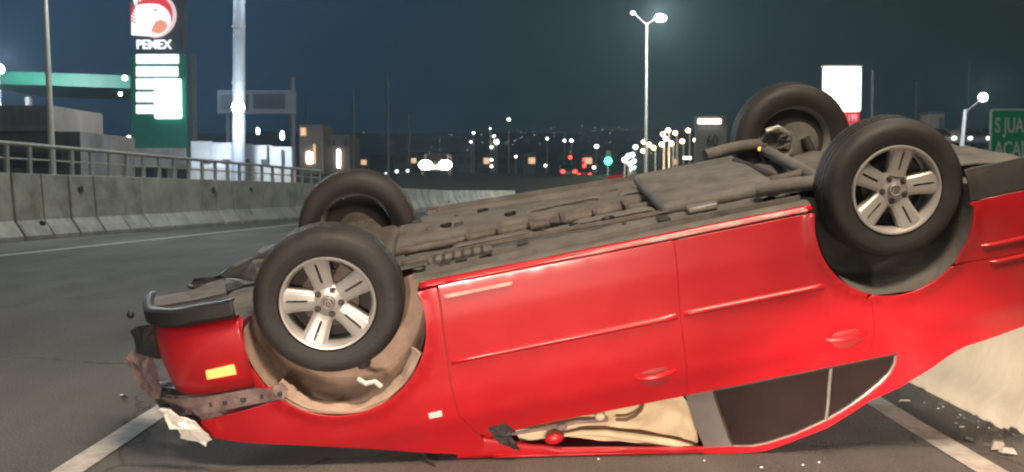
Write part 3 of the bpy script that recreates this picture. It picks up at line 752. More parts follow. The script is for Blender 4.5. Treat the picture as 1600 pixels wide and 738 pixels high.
# ---- underside
def floor_z(x, y):
    t = abs(y); z = .012
    z += .10*math.exp(-(y/.13)**4)*(1 if .3 < x < 2.2 else .3)        # tunnel
    z -= .012*(math.exp(-((t-.45)/.05)**4))*(.25 < x < 2.0)           # chassis rails
    if x > 2.55: z += lerp(x, [(2.55, 0), (2.9, .06), (3.3, .13)])*(1 if y > 0 else 1+.5*min(1, -y/.5))
    z += min(1, max(0, (-y-.15)/.5))*lerp(x, [(.3, -.01), (1.1, .045), (1.9, .075), (2.4, .04), (2.8, .02)])
    z += .010*noise.noise((x*4, y*5, 0))+.006*noise.noise((x*13, y*14, 2))
    z += .004*math.sin(x*38)*(abs(t-.3) < .1)
    return z
mb = MB(); mb.grid(lambda u, v: (-.55+3.82*u, (2*v-1)*.66, floor_z(-.55+3.82*u, (2*v-1)*.66)), 150, 54)
# leave holes over the wheel housings by pulling faces out
keep = []
for f in mb.f:
    c = sum((Vector(mb.v[i]) for i in f), Vector())/4
    if abs(c.y) > .47 and (math.hypot(c.x-AF[0], 0) < .36 or abs(c.x-AR[0]) < .33): continue
    keep.append(f)
mb.f = keep; mb.build('floor_pan', M['under'], car, smooth=True)
def tb(name, pts, r, m, n=10): return MB().tube(densify3(pts), r, n).build(name, m, car, smooth=True)
def densify3(p, k=4):
    p = [Vector(q) for q in p]; o = []
    for i in range(len(p)-1):
        a, b = p[i], p[i+1]; a0 = p[max(i-1, 0)]; b1 = p[min(i+2, len(p)-1)]
        for j in range(k):
            t = j/k; o.append(.5*((2*a)+(b-a0)*t+(2*a0-5*a+4*b-b1)*t*t+(3*a-a0-3*b+b1)*t**3))
    return o+[p[-1]]
tb('exhaust_pipe', [(-.1, .05, .0), (.3, .0, .03), (.8, -.02, .04), (1.4, .02, .04), (1.9, .05, .03), (2.2, .22, -.01), (2.5, .30, -.04), (2.8, .34, .05)], .026, M['steel'])
MB().sphere((1.25, 0, .03), .09, 16, (2.4, 1, .55)).build('catalyst', M['steel'], car, smooth=True)
MB().sphere((2.95, .36, .10), .12, 16, (1.7, 1, .35)).build('silencer', M['shield'], car, smooth=True)
tb('brake_line', [(.3, .38, -.004), (.9, .36, -.008), (1.5, .40, -.006), (2.1, .34, -.01)], .006, M['steel'], 6)
tb('brake_line', [(.3, .35, -.006), (.9, .33, -.01), (1.5, .37, -.008), (2.05, .31, -.01)], .006, M['steel'], 6)
# row of cooling slots seen as dark teeth
dct = MB().box((.44, .42, -.022), (.74, .48, .01)).build('plastic_duct', M['under2'], car, bevel=.006)
for k in range(6):
    MB().box((.46+.045*k, .415, -.026), (.475+.045*k, .485, -.012)).build('duct_slot', M['dark'], dct)
# fuel tank
mb = MB(); mb.box((1.55, -.42, -.045), (2.12, .40, .02)); mb.build('fuel_tank', M['under2'], car, bevel=.04, seg=4, smooth=False)
mb = MB(); mb.box((1.66, .43, -.028), (1.80, .50, .0)); mb.build('reinforcing_plate', M['shield'], car, bevel=.006)
mb = MB(); mb.box((1.50, .52, -.030), (1.56, .60, .0)); mb.build('jack_pad', M['dark'], car, bevel=.01)
random.seed(31)
for k in range(34):
    x = random.uniform(.3, 2.2); yv = random.choice((-.5, -.3, .22, .3, .44, .52, .6))+random.uniform(-.02, .02); zf = floor_z(x, yv)
    if k % 3 == 0: MB().box((x, yv-.018, zf-.014), (x+.05, yv+.018, zf+.01)).build('pipe_clip', M['dark'], car, bevel=.004)
    elif k % 3 == 1: MB().tube([(x, yv, zf+.01), (x, yv, zf-.012)], .012, 6).build('underbody_bolt', M['steel'], car)
    else: MB().lathe([(0, 0), (.030, 0), (.032, .012)], 14).build('rubber_plug', M['black'], car).matrix_local = Matrix.Translation((x, yv, zf-.003)) @ Matrix.Rotation(-PI/2, 4, 'X')
for x0, yy, w in ((.55, .18, .10), (1.15, .2, .12), (.95, -.35, .14), (1.45, -.3, .10)):
    for j in range(3):
        zf = floor_z(x0+.2, yy+j*.035); MB().tube([(x0, yy+j*.035, zf), (x0+.03, yy+j*.035, zf-.010), (x0+.36, yy+j*.035, zf-.010), (x0+.39, yy+j*.035, zf)], .008, 6).build('floor_rib', M['under2'], car, smooth=True)
mb = MB()
for k in range(9):
    x = .62+.16*k; mb.box((x, -.03, -.012), (x+.02, .14, .0))
mb.build('tunnel_brace', M['steel'], car)
# rear torsion beam, arms, springs, dampers, hubs
tb('rear_axle_beam', [(2.33, -.62, -.0), (2.30, -.3, -.025), (2.30, .3, -.025), (2.33, .62, -.0)], .032, M['under2'])
for s in (1, -1):
    tb('trailing_arm', [(1.98, s*.50, -.05), (2.2, s*.56, -.05), (2.42, s*.60, -.02), (2.513, s*.63, 0)], .034, M['under2'])
    tb('damper', [(2.56, s*.56, -.03), (2.62, s*.52, .2), (2.65, s*.5, .36)], .026, M['dark'])
    P = [(2.40+.055*math.cos(q), s*.50+.055*math.sin(q), -.04+.30*q/(2*PI*5)) for q in [2*PI*i/12 for i in range(61)]]
    MB().tube(P, .008, 6).build('coil_spring', M['steel'], car, smooth=True)
    MB().lathe([(.0, 0), (.05, 0), (.055, -.03), (.12, -.035), (.125, -.06), (.0, -.06)], 24).build('hub_carrier', M['shield'], car, smooth=True).matrix_local = Matrix.Translation((2.513, s*.63, 0)) @ Matrix.Rotation(0 if s > 0 else PI, 4, 'Z')
    # front: wishbone, strut, driveshaft
    shard('wishbone', [(-.14, s*.30, -.02), (.20, s*.30, -.02), (.10, s*.58, -.05), (0.02, s*.66, -.05), (-.06, s*.56, -.05)], .03, M['steel'], amp=.006)
    tb('drive_shaft', [(.02, s*.15, .0), (.02, s*.4, .0), (.0, s*.64, 0)], .016, M['steel'])
    tb('strut', [(.03, s*.60, 0), (.05, s*.54, .4)], .03, M['dark'])
    tb('track_rod', [(.14, s*.25, -.01), (.12, s*.62, 0)], .010, M['steel'], 6)
    MB().lathe([(.0, 0), (.05, 0), (.06, -.03), (.10, -.035), (.0, -.05)], 20).build('hub_carrier', M['steel'], car, smooth=True).matrix_local = Matrix.Translation((0, s*.66, 0)) @ Matrix.Rotation(0 if s > 0 else PI, 4, 'Z')
mb = MB(); mb.box((-.30, -.36, -.045), (.26, .36, .02)); mb.build('front_subframe', M['steel'], car, bevel=.03, seg=3)
MB().sphere((-.12, .02, -.03), .14, 16, (1.3, 1.2, .45)).build('engine_sump', M['steel'], car, smooth=True)
MB().sphere((-.1, -.32, -.02), .12, 16, (1.2, 1.1, .5)).build('gearbox', M['under2'], car, smooth=True)
# loose brake cable / hanging strut bar that stands proud ahead of the rear wheels
a, b = Vector(L(1148, 252, -.25)), Vector(L(1246, 291, .30))
MB().tube([a, a.lerp(b, .5), b], [.020, .022, .014], 8).build('loose_brace', M['dark'], car, smooth=True)
mb = MB(); mb.tube([L(1196, 205, -.45), L(1215, 200, -.45), L(1240, 212, -.45), L(1236, 238, -.45), L(1224, 246, -.45)], .016, 8); mb.build('brake_hose', M['shield'], car, smooth=True)
shard('brake_shield', [L(1185, 214, -.5), L(1215, 200, -.5), L(1246, 210, -.5), L(1235, 226, -.5), L(1205, 232, -.5)], .012, M['under2'], amp=.02)
MB().sphere(L(1187, 233, -.5), .012, 8).build('red_reflector', M['orange'], car, smooth=True)
# rear floor, tow eye, heat shield
shard('rear_heat_shield', [(2.75, .05, -.0), (3.2, .0, .06), (3.25, .55, .05), (2.85, .56, .0)], .006, M['under2'], amp=.012)
mb = MB(); mb.box((3.22, -.64, .15), (3.36, .74, .22)); mb.build('rear_valance', M['under'], car, bevel=.02)
MB().grid(lambda u, v: (2.8+.57*u, -.86+.24*v, lerp(u, [(0, .10), (1, .255)])+.03*(1-v)-.035*v+.006*noise.noise((u*6, v*4, 0))), 14, 8).build('bumper_underside_trim', M['under'], car, smooth=True, solid=.01)
# interior block so no daylight shows through the cabin
mb = MB(); mb.box((.6, -.60, .12), (1.1, .60, .40)); mb.build('dashboard', M['dark'], car, bevel=.03)
for s in (-.36, .36):
    seat = MB().box((1.15, s-.24, .14), (1.62, s+.24, .34)).build('seat', M['dark'], car, bevel=.05, seg=3)
    MB().box((1.60, s-.23, .24), (1.76, s+.23, .92)).build('seat_back', M['dark'], seat, bevel=.05, seg=3)

# ================================================================== DEBRIS
random.seed(21)
def chip(px, py, sz, m, label, cat='debris', grp=None, flat=.4):
    # ground position under that spot
    d = at(px, py, 5)-Vector((0, 0, CAMH)); t = -CAMH/d.z; p = Vector((0, 0, CAMH))+d*t
    mb = MB(); n = random.randint(5, 7); A = sorted(random.uniform(0, 2*PI) for _ in range(n))
    pl = [(sz*random.uniform(.6, 1.1)*math.cos(a), sz*random.uniform(.5, .9)*math.sin(a)) for a in A]
    mb.add([(x, y, 0.004+random.uniform(0, .3)*sz*flat) for x, y in pl]+[(x*.6, y*.6, sz*flat+.008) for x, y in pl],
           [tuple(range(n)), tuple(range(2*n-1, n-1, -1))]+[(i, (i+1) % n, (i+1) % n+n, i+n) for i in range(n)])
    o = mb.build('debris_piece', m); o.location = (p.x, p.y, .006); return tag(o, label, cat, grp)
chip(195, 625, .035, M['dark'], 'dark lump of debris on the road left of the broken nose')
chip(190, 621, .012, M['chrome'], 'bright glint of glass beside the dark lump left of the nose')
chip(1415, 630, .045, M['debris'], 'pale flat shard between the right lane line and barrier foot', flat=.15)
chip(1560, 705, .05, M['debris'], 'crumpled pale scrap by the foot of the right barrier', flat=.7)
chip(1575, 712, .05, M['debris'], 'whitish torn scrap nearest the right edge of the road', flat=.5)
chip(1545, 700, .03, M['dark'], 'small dark scrap left of the crumpled pale one')
chip(1520, 690, .06, M['dark'], 'thin dark strip of rubber by the right barrier foot', flat=.12)
chip(1494, 665, .012, M['dark'], 'tiny dark pebble beyond the right lane line')
chip(1504, 672, .018, M['debris'], 'brown pebble beside the tiny dark one near the barrier')
G1 = 'crumbs of glass on the road under the car'
for px, py in [(1100, 724), (935, 722), (1255, 731), (1280, 727), (1190, 735)]:
    chip(px, py, random.uniform(.004, .008), M['lens'], 'tiny crumb of broken glass on the road by the crushed roof', grp=G1)
for i in range(14):
    px = 1440+random.random()*160; py = 612+(px-1427)*.47+random.uniform(-2, 14)
    chip(px, py, random.uniform(.004, .011), M['debris'], 'small stone among the grit along the right barrier foot', 'stone', 'grit along the right barrier foot')
mb = MB(); cp = []
for px, py in [(640, 700), (655, 706), (663, 715), (668, 724), (680, 730)]:
    d = at(px, py, 5)-Vector((0, 0, CAMH)); t = -CAMH/d.z; p = Vector((0, 0, CAMH))+d*t; cp.append((p.x, p.y, .012))
tag(mb.tube(cp, .006, 6).build('loose_wire', M['dark'], None, smooth=True), 'thin dark wire lying on the road under the bonnet', 'wire')

# ================================================================== BACKGROUND
def px_w(n, D): return n*D/FPX
def street_lamp(px, top, D, base_py, m, label, grp=None, arm=0, rr=None, head=None, polem=None):
    p = at(px, top, D); q = at(px, base_py, D)
    o = empty('street_lamp', (p.x, p.y, q.z), label, 'street lamp', grp)
    H = p.z-q.z; r = rr or px_w(1.6, D)/2
    MB().tube([(arm, 0, 0), (arm, 0, H*.94)], [r*1.3, r], 8).build('pole', polem or M['pole'], o, smooth=True)
    if arm: MB().tube([(arm, 0, H*.93), (arm*.5, 0, H*.985), (0, 0, H)], r*.7, 6).build('arm', polem or M['pole'], o, smooth=True)
    hr = head or px_w(4, D)
    MB().sphere((0, 0, H), hr, 10, (1, 1, .9)).build('lamp_head', m, o, smooth=True)
    return o

# --- price pylon of the filling station
D = 58
c = at(248, 250, D); py = empty('price_pylon', (c.x, D, far_z(c.x, D) if D > 59 else 0), 'tall green filling station pylon with lit eagle emblem and white price panels', 'sign tower')
def PY(px, y): p = at(px, y, D); return p.x-c.x, p.z-py.location.z
def prect(x0, y0, x1, y1, name, m, f=-.02, b=.10, par=py, bev=.0):
    a = PY(x0, y1); d = PY(x1, y0); return MB().box((a[0], f, a[1]), (d[0], b, d[1])).build(name, m, par, bevel=bev)
prect(206, 84, 291, 262, 'tower_body', M['green'], 0, .9); prect(212, -40, 284, 84, 'tower_body', M['darkb'], 0.1, .8)
prect(291, 84, 299, 262, 'tower_side', M['darkb'], .05, .85)
prect(206, 232, 291, 262, 'tower_base', M['concrete'], -.25, 1.0)
for i, (a, b) in enumerate([(85, 100), (104, 120), (123, 140), (144, 160), (164, 178)]):
    f = prect(213, a, 280 if i < 1 else 279, b, 'price_row', G['price'], -.10, 0, bev=.12)
pr = prect(243, 124, 283, 185, 'price_display', G['white'], -.14, 0, bev=.15)
cx, cz = PY(241, 24); Rr = px_w(35, D)
emb = MB().lathe([(0, -.18), (Rr*.93, -.18), (Rr*.93, -.05)], 48, (cx, 0, cz)).build('emblem_disc', G['redem'], py)
MB().lathe([(Rr*.88, -.2), (Rr*.88, -.24), (Rr, -.24), (Rr, -.05)], 40, (cx, 0, cz), rad(-95), rad(75)).build('emblem_rim', G['pink'], emb)
def epoly(pts, name, m, f, b):
    return MB().prism([PY(x, y) for x, y in pts], f, b).build(name, m, emb)
epoly([(208, 56), (208, 26), (211, 20), (215, 10), (224, 8), (236, 7), (250, 8), (258, 12), (264, 18), (268, 26), (269, 34), (267, 42), (262, 50), (254, 56), (246, 58), (236, 58)], 'eagle_head', G['emwhite'], -.28, -.19)
epoly([(239, 50), (242, 42), (246, 35), (254, 32), (262, 36), (265, 42), (261, 49), (252, 54), (244, 53)], 'eagle_beak', G['orange'], -.30, -.281)
epoly([(242, 16), (246, 15), (250, 17), (247, 19), (243, 18)], 'eagle_eye', G['grey'], -.30, -.282)
for k in range(6):
    y0 = 8+k*5.2; x0 = 206+.3*abs(k-3)
    epoly([(x0+1, y0-2), (x0+9, y0+3), (x0+8, y0+4.4), (x0, y0)], 'feather', G['redem'], -.31, -.283)
for k, (x, y) in enumerate([(214, -2), (221, -8), (228, -12)]):
    epoly([(x, y+12), (x-3, y+3), (x+1, y-3), (x+5, y), (x+3, y+10)], 'feather', G['emwhite'], -.32, -.281)
a = PY(213.5, 76.5); text_mesh('pylon_lettering', 'PEMEX', px_w(19.5, D), G['price'], py, (a[0], -.06, a[1]), sx=.93, depth=.05, bold=.012)
# --- station canopy
D = 70; c = at(100, 150, D)
cn = empty('station_canopy', (c.x, D, 0), 'long flat green canopy of the filling station left of the pylon', 'canopy')
def bx(par, D, x0, y0, x1, y1, name, m, dep=.3, f=0, bev=0, slope=0):
    a = at(x0, y1, D); d = at(x1, y0, D); l = par.location
    mb = MB().box((a.x-l.x, f, a.z-l.z), (d.x-l.x, f+dep, d.z-l.z))
    if slope: mb.v = [(x, y, z-slope*(x-(a.x-l.x))) for x, y, z in mb.v]
    return mb.build(name, m, par, bevel=bev)
bx(cn, D, -60, 109, 207, 129, 'fascia', M['green'], 12, slope=.035)
bx(cn, D, 194, 148, 199, 262, 'column', M['pole'], .4, 2); bx(cn, D, 20, 148, 24, 262, 'column', M['pole'], .4, 2)
bx(cn, D, -60, 262, -50, 130, 'column', M['pole'], .4, 2)
for i, (x, y, r, lb) in enumerate([(195, 122, 4, 'round white flood lamp on the canopy edge'), (188, 147, 3, 'smaller white lamp hanging under the canopy end'), (201, 215, 3, 'low white lamp by the foot of the canopy column')]):
    p = at(x, y, D-1); tag(MB().sphere((0, 0, 0), px_w(r, D), 10).build('flood_lamp', G['white'], smooth=True), lb, 'lamp').location = p
p = at(180, 222, 66); tag(MB().sphere((0, 0, 0), px_w(7, 66), 8, (.9, .5, 1.6)).build('shrub', mat('pale_leaf', (.25, .27, .2), .8, color2=(.08, .09, .06), vscale=6)), 'small pale lit bush below the canopy lamp', 'shrub').location = p
# --- stained building far left
D = 48; c = at(30, 262, D)
bl = empty('low_building', (c.x, D, 0), 'low stained brown building with faded mural behind the left railing', 'building')
bx(bl, D, -120, 165, 80, 205, 'upper_wall', M['wall'], 6); bx(bl, D, -120, 205, 118, 290, 'lower_wall', mat('lower_wall', (.17, .15, .14), .9, color2=(.08, .07, .065), vscale=.7), 7, .5)
for k in range(7):
    x = -10+13*k; f = bx(bl, D, x, 174+random.uniform(-3, 3), x+8, 196, 'mural_figure', M['trim'], .05, -.04)
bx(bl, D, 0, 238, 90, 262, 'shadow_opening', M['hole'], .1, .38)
D = 62; c = at(160, 262, D)
b2 = empty('station_shop', (c.x, D, 0), 'dim station shop behind the railing under the green canopy', 'building')
bx(b2, D, 110, 228, 300, 292, 'wall', mat('shop_wall', (.12, .10, .10), .8, color2=(.05, .045, .05), vscale=1.2), 5)
for x in (116, 137, 160, 172, 190, 214, 240, 262):
    bx(b2, D, x, 236, x+random.choice((6, 10, 14)), 280, 'shopfront_panel', random.choice([M['wall'], M['pole'], M['trim']]), .1, -.08)
# --- leaning lamp pole at left
D = 24; a = at(68, -60, D); b = at(83, 240, D)
lp = empty('lamp_post', (b.x, D, 1.2), 'slim beige lamp post leaning slightly beside the left railing', 'lamp post')
MB().tube([(a.x-b.x, 0, a.z-1.2), (0, 0, -.9)], [.045, .085], 12).build('pole', M['pole'], lp, smooth=True)
# --- bright lamp at left edge
D = 66
street_lamp(-3, 108, D, 262, G['cold'], 'blazing white street lamp at the left edge above the canopy', head=px_w(9, D), rr=.08)
lamp('edge_lamp_light', 'POINT', tuple(at(-3, 108, D-3)), 5000, (.8, .9, 1), .4)
# --- tall mast with lamp
D = 52; b = at(372, 262, D); a = at(374, -90, D)
ms = empty('lamp_mast', (b.x, D, 0), 'thick tall white mast with a bright lamp part way up', 'mast')
MB().tube([(a.x-b.x, 0, a.z), (0, 0, 0)], [.26, .34], 20).build('shaft', mat('mast_paint', (.26, .28, .31), .6, var=.2, vscale=.8), ms, smooth=True)
for yy in (42, 130): p = at(373, yy, D); MB().lathe([(.30, -.05), (.34, -.05), (.34, .05), (.30, .05)], 20).build('collar', M['rail'], ms).matrix_local = Matrix.Translation((p.x-b.x, 0, p.z)) @ Matrix.Rotation(PI/2, 4, 'X')
p = at(372, 168, D-.8); hb = MB().sphere((0, 0, 0), px_w(9.5, D), 14, (1, .7, 1)).build('lamp_bulb', G['cold'], ms, smooth=True); hb.location = (p.x-b.x, -.8, p.z)
MB().box((-.05, -.75, p.z-.05), (.05, 0, p.z+.05)).build('lamp_bracket', M['rail'], ms)
lamp('mast_lamp_light', 'POINT', (p.x, D-3.2, p.z), 1100, (.8, .9, 1), .3)
lamp('mast_lamp_light', 'SPOT', (p.x, D-2.2, p.z+.4), 1500, (.72, .84, 1), .3, (p.x+.3, D-.2, 0), 110, .6)
for hx in (318, 428):
    q = at(hx, -16, D); MB().tube([(a.x-b.x, 0, a.z-1.0), (q.x-b.x, -.5, q.z+.2)], .05, 6).build('lamp_arm', M['rail'], ms, smooth=True)
    MB().sphere((q.x-b.x, -.6, q.z), .35, 10, (1.3, 1, .6)).build('flood_head', G['cold'], ms, smooth=True)
    lamp('mast_flood_light', 'POINT', (q.x, D-1.4, q.z+.5), 200, (.72, .84, 1), .3)
# --- billboard outline behind
D = 75; c = at(400, 262, D)
bb = empty('billboard', (c.x, D, 0), 'dim unlit billboard frame behind the tall white mast', 'billboard')
gm = mat('billboard_grey', (.12, .14, .18), .8); gd = mat('billboard_dark', (.03, .04, .06), .8)
bx(bb, D, 340, 141, 462, 178, 'panel', gm, .3); bx(bb, D, 396, 147, 444, 170, 'panel_inset', gd, .05, -.06); bx(bb, D, 344, 148, 388, 172, 'panel_inset', gd, .05, -.06)
bx(bb, D, 455, 120, 458, 270, 'post', gm, .3, .4); bx(bb, D, 352, 178, 356, 270, 'post', gm, .3, .4)
# --- white boundary wall lit by the mast lamp
D = 54; c = at(378, 262, D)
ww = empty('boundary_wall', (c.x, D, 0), 'bright white wall lit by the mast lamp behind the railing', 'wall')
for i in range(5):
    x0 = 299+31.3*i; t0 = 221+2.1*i
    bx(ww, D, x0, t0, x0+31, 275, 'wall_panel', M['wwall'], .25)
for x, y0, y1 in ((418, 228, 262), (441, 234, 262)):
    bx(ww, D, x, y0, x+2, y1, 'dark_post', M['dark'], .1, -.2)
bx(ww, D, 299, 262, 460, 292, 'plinth', M['concrete'], .5, -.15)
for i in range(4):
    bx(ww, D, 318+30*i, 249, 330+30*i, 256, 'wall_vent', M['dark'], .05, -.06)
# lamps with small drops by the mast
for px, py, s_, lb in [(403, 205, 2.6, 'small cold lamp just right of the tall mast'), (441, 212, 3.6, 'oval cold lamp hanging right of the mast lamp')]:
    tag(MB().sphere((0, 0, 0), px_w(s_, 60), 10, (.8, .8, 1.9)).build('hanging_lamp', G['cold'], smooth=True), lb, 'lamp').location = at(px, py, 60)
# --- town house with lit doorway
D = 95; c = at(498, 262, D); z0 = far_z(c.x, D)
th = empty('town_house', (c.x, D, z0), 'two storey pale house with a warm lit doorway right of the mast', 'building')
bx(th, D, 468, 195, 503, 272, 'wall', mat('house_wall', (.32, .28, .25), .85, var=.3, vscale=.6), 6); bx(th, D, 503, 210, 545, 272, 'side_wing', mat('house_wing', (.18, .15, .14), .85, var=.3, vscale=.6), 6, .5)
bx(th, D, 470, 200, 478, 212, 'lit_window', G['dim'], .1, -.12); bx(th, D, 480, 238, 488, 255, 'lit_door', G['warmw'], .1, -.12); bx(th, D, 490, 226, 493, 256, 'lit_door', G['dim'], .1, -.12)
bx(th, D, 526, 234, 530, 262, 'lit_door', G['warmw'], .1, .35)
for x in (510, 518, 536): bx(th, D, x, 218, x+5, 228, 'window', M['dark'], .1, .42)
for i, (px, t0) in enumerate([(553, 140), (607, 120), (455, 118), (480, 150), (640, 175)]):
    D = 85+i*4; b = at(px, 275, D); a = at(px, t0, D); pz = far_z(b.x, D)
    o = empty('utility_pole', (b.x, D, pz), ['thin grey utility pole right of the pale house', 'faint tall pole further right of the house', 'thin pole beside the end of the billboard', 'short thin pole rising behind the pale house', 'short dim pole left of the oncoming headlights'][i], 'pole')
    MB().tube([(0, 0, 0), (0, 0, a.z-pz)], [.11, .07], 8).build('shaft', M['wood'], o, smooth=True)

# --- vehicles far away
def far_car(px, py, D, wpx, m, light, label, rear=False, grp=None, lw=3.0, zoff=None):
    p = at(px, py, D); gz = p.z-.68 if zoff is None else p.z-zoff
    o = empty('car', (p.x, D, gz), label, 'car', grp); W_ = .85
    prof = [(-2.0, .35), (-2.0, .75), (-1.1, .9), (-.5, 1.42), (1.0, 1.42), (1.7, .95), (2.1, .9), (2.1, .35)]
    mb = MB(); vs = [Vector((-W_, y+2.1, z)) for y, z in prof]+[Vector((W_, y+2.1, z)) for y, z in prof]; n = 8
    mb.add(vs, [tuple(range(n)), tuple(range(2*n-1, n-1, -1))]+[(i, i+n, (i+1) % n+n, (i+1) % n) for i in range(n)])
    mb.build('body', m, o, bevel=.08)
    mb = MB(); mb.add([(-.7, .93, .93), (.7, .93, .93), (.6, 1.52, 1.38), (-.6, 1.52, 1.38)], [(0, 1, 2, 3)]); g_ = mb.build('window', M['glass'], o)
    for sx in (-1, 1):
        MB().sphere((sx*.62, .06, .68), px_w(lw, D), 10, (1.1, .5, .8)).build('tail_light' if rear else 'headlight', light, o, smooth=True)
        for yy in (.7, 3.3): MB().tube([(sx*.75, yy, .32), (sx*.9, yy, .32)], .32, 14).build('wheel', M['rubber'], o, smooth=True)
    return o
far_car(680, 258, 66, 20, M['carb'], G['head'], 'oncoming car with blazing warm headlights beyond the barrier', lw=9)
far_car(889, 268, 105, 20, M['carb'], G['red'], 'dark car with paired red tail lights beneath the green signal', rear=True, grp='cars driving away', lw=3.2)
far_car(913, 273, 118, 20, M['carb'], G['red'], 'dark car with red tail lights nearest the green signal', rear=True, grp='cars driving away', lw=2.8)
for px, py in ((891, 246), (913, 250), (913, 259)):
    tag(MB().sphere((0, 0, 0), px_w(2.8, 120), 8).build('red_lamp', G['red'], smooth=True), ['upper left', 'upper right', 'middle right'][[246, 250, 259].index(py)]+' small red lamp above the tail lights', 'lamp').location = at(px, py, 120)
# signal
D = 100; p = at(950, 252, D); gz = far_z(p.x, D)
ts = empty('traffic_light', (p.x, D, gz), 'traffic signal showing a bright green light in the distance', 'traffic light')
MB().tube([(0, .25, 0), (0, .25, p.z-gz+.9)], .09, 8).build('pole', M['rail'], ts, smooth=True)
MB().box((-.28, -.12, p.z-gz-.35), (.28, .18, p.z-gz+1.05)).build('signal_housing', M['black'], ts, bevel=.04)
MB().lathe([(0, 0), (.34, 0), (.34, .02)], 20, (0, -.16, p.z-gz)).build('green_lens', G['green'], ts)
lamp('oncoming_light', 'POINT', tuple(at(680, 258, 63.5)), 900, (1, .8, .55), .3)
lamp('signal_light', 'POINT', (p.x, D-1.2, p.z), 120, (.05, 1, .45), .2)
for dz in (.4, .75): MB().lathe([(0, 0), (.15, 0), (.15, .02)], 16, (0, -.14, p.z-gz+dz)).build('dark_lens', M['dark'], ts)

# street lamps around the junction
rowl = [(1006, 222, 'warm'), (1014, 226, 'warm'), (1021, 231, 'warm'), (1005, 236, 'warm'), (1036, 210, 'warmw'), (1044, 204, 'warmw'), (1034, 226, 'warmw'), (1049, 224, 'warmw'), (1055, 208, 'warm'), (1066, 221, 'warm'), (1075, 204, 'warm'), (1087, 219, 'warmw'), (1040, 217, 'warmw')]
for i, (px, t, k) in enumerate(rowl):
    D = 78+i*2.5
    street_lamp(px, t, D, 276, G[k], 'warm street lamp in the crowded cluster beyond the speed sign', 'warm street lamps clustered beyond the junction', head=px_w(3.6, D), arm=px_w(random.choice((-3, 2, 3)), D), rr=px_w(2.2, D)/2, polem=M['pole'])
lamp('cluster_light', 'POINT', tuple(at(1050, 232, 84)), 1500, (1, .66, .36), .5)
lamp('cluster_light', 'POINT', tuple(at(1015, 245, 90)), 900, (1, .7, .42), .5)
for i, (px, t) in enumerate([(976, 250), (982, 244), (984, 256), (988, 242), (990, 252), (993, 230), (986, 264), (991, 262)]):
    street_lamp(px, t, 95+i*3, 276, G['white'], 'cold white street lamp in the row just right of the green signal', 'cold white lamps right of the signal', head=px_w(4.2, 95), rr=px_w(2, 95)/2)
p = at(1074, 247, 80); tag(MB().box((-.28, 0, -.08), (.28, .2, .08)).build('lit_sign', G['warmw'], None, bevel=.03), 'small warm lit bar sign below the lamp cluster', 'sign').location = p
# distant low houses behind the lamps
random.seed(5)
for i in range(16):
    px = 560+i*33+random.uniform(-8, 8); D = 150+random.uniform(0, 60); top = random.uniform(236, 258); c = at(px, 270, D); gz = far_z(c.x, D)
    h_ = max(3, at(px, top, D).z-gz); wd = px_w(random.uniform(18, 34), D)
    o = empty('far_house', (c.x, D, gz-.3), 'dim low house on the far side of the junction', 'building', 'dim low houses beyond the junction')
    MB().box((-wd/2, 0, 0), (wd/2, 6, h_+.3)).build('wall', mat('far_wall', (random.uniform(.08, .2),)*3, .9, var=.3, vscale=.5), o)
    MB().box((-wd/2-.2, -.2, h_+.31), (wd/2+.2, 6.2, h_+.5)).build('roof', M['darkb'], o)
    for k in range(2):
        wx = -wd/2+wd*(.25+.45*k); MB().box((wx-.5, -.08, h_*.55), (wx+.5, -.02, h_*.55+.9)).build('window', G['dim'] if random.random() < .12 else M['dark'], o)
ORD = ['leftmost', 'second from the left', 'third from the left', 'fourth from the left', 'fifth from the left', 'sixth from the left', 'seventh from the left', 'eighth from the left', 'ninth from the left', 'tenth from the left', 'tenth from the right', 'ninth from the right', 'eighth from the right', 'seventh from the right', 'sixth from the right', 'fifth from the right', 'fourth from the right', 'third from the right', 'second from the right', 'rightmost']
def rank(n):   # names for n things in a row, left to right
    h = (n+1)//2; return ORD[:h]+ORD[20-(n-h):]
def relabel(group, text):
    os_ = [o for o in bpy.data.objects if o.get('group') == group and o.parent is None]
    os_.sort(key=lambda o: (o.location.x/max(1, o.location.y)))
    for o, r_ in zip(os_, rank(len(os_))): o['label'] = text.replace('#', r_)
# individual brighter town lamps
for px, py, s_, k in [(795, 187, 3.2, 'white'), (772, 213, 2.2, 'warmw'), (776, 222, 4.4, 'warmw'), (768, 230, 2.4, 'warmw'), (736, 222, 2, 'white'), (740, 208, 2, 'warmw'), (855, 217, 2.4, 'white'), (882, 220, 2.6, 'white'), (893, 220, 3.2, 'white'), (932, 229, 3.8, 'white'), (852, 259, 2, 'warmw'), (806, 245, 2, 'warmw'), (768, 250, 2.2, 'warmw'), (768, 260, 2.2, 'warmw'), (928, 262, 2.6, 'warmw'), (620, 268, 2.6, 'white'), (637, 267, 2.4, 'white'), (603, 272, 2.4, 'white'), (766, 201, 1.6, 'white'), (491, 246, 3.5, 'warmw')]:
    D = 140
    street_lamp(px, py, D, 276, G[k], 'small bright lamp scattered over the dark town', 'scattered small lamps of the town', head=px_w(s_, D)*.8, rr=.05)
relabel('warm street lamps clustered beyond the junction', 'warm street lamp, # of the crowded cluster beside the speed board')
relabel('dim low houses beyond the junction', 'dim low house, # of the row beyond the junction')
relabel('scattered small lamps of the town', 'small bright lamp, # of those scattered over the dark town')
relabel('cold white lamps right of the signal', 'cold white street lamp, # of the row right of the green signal')
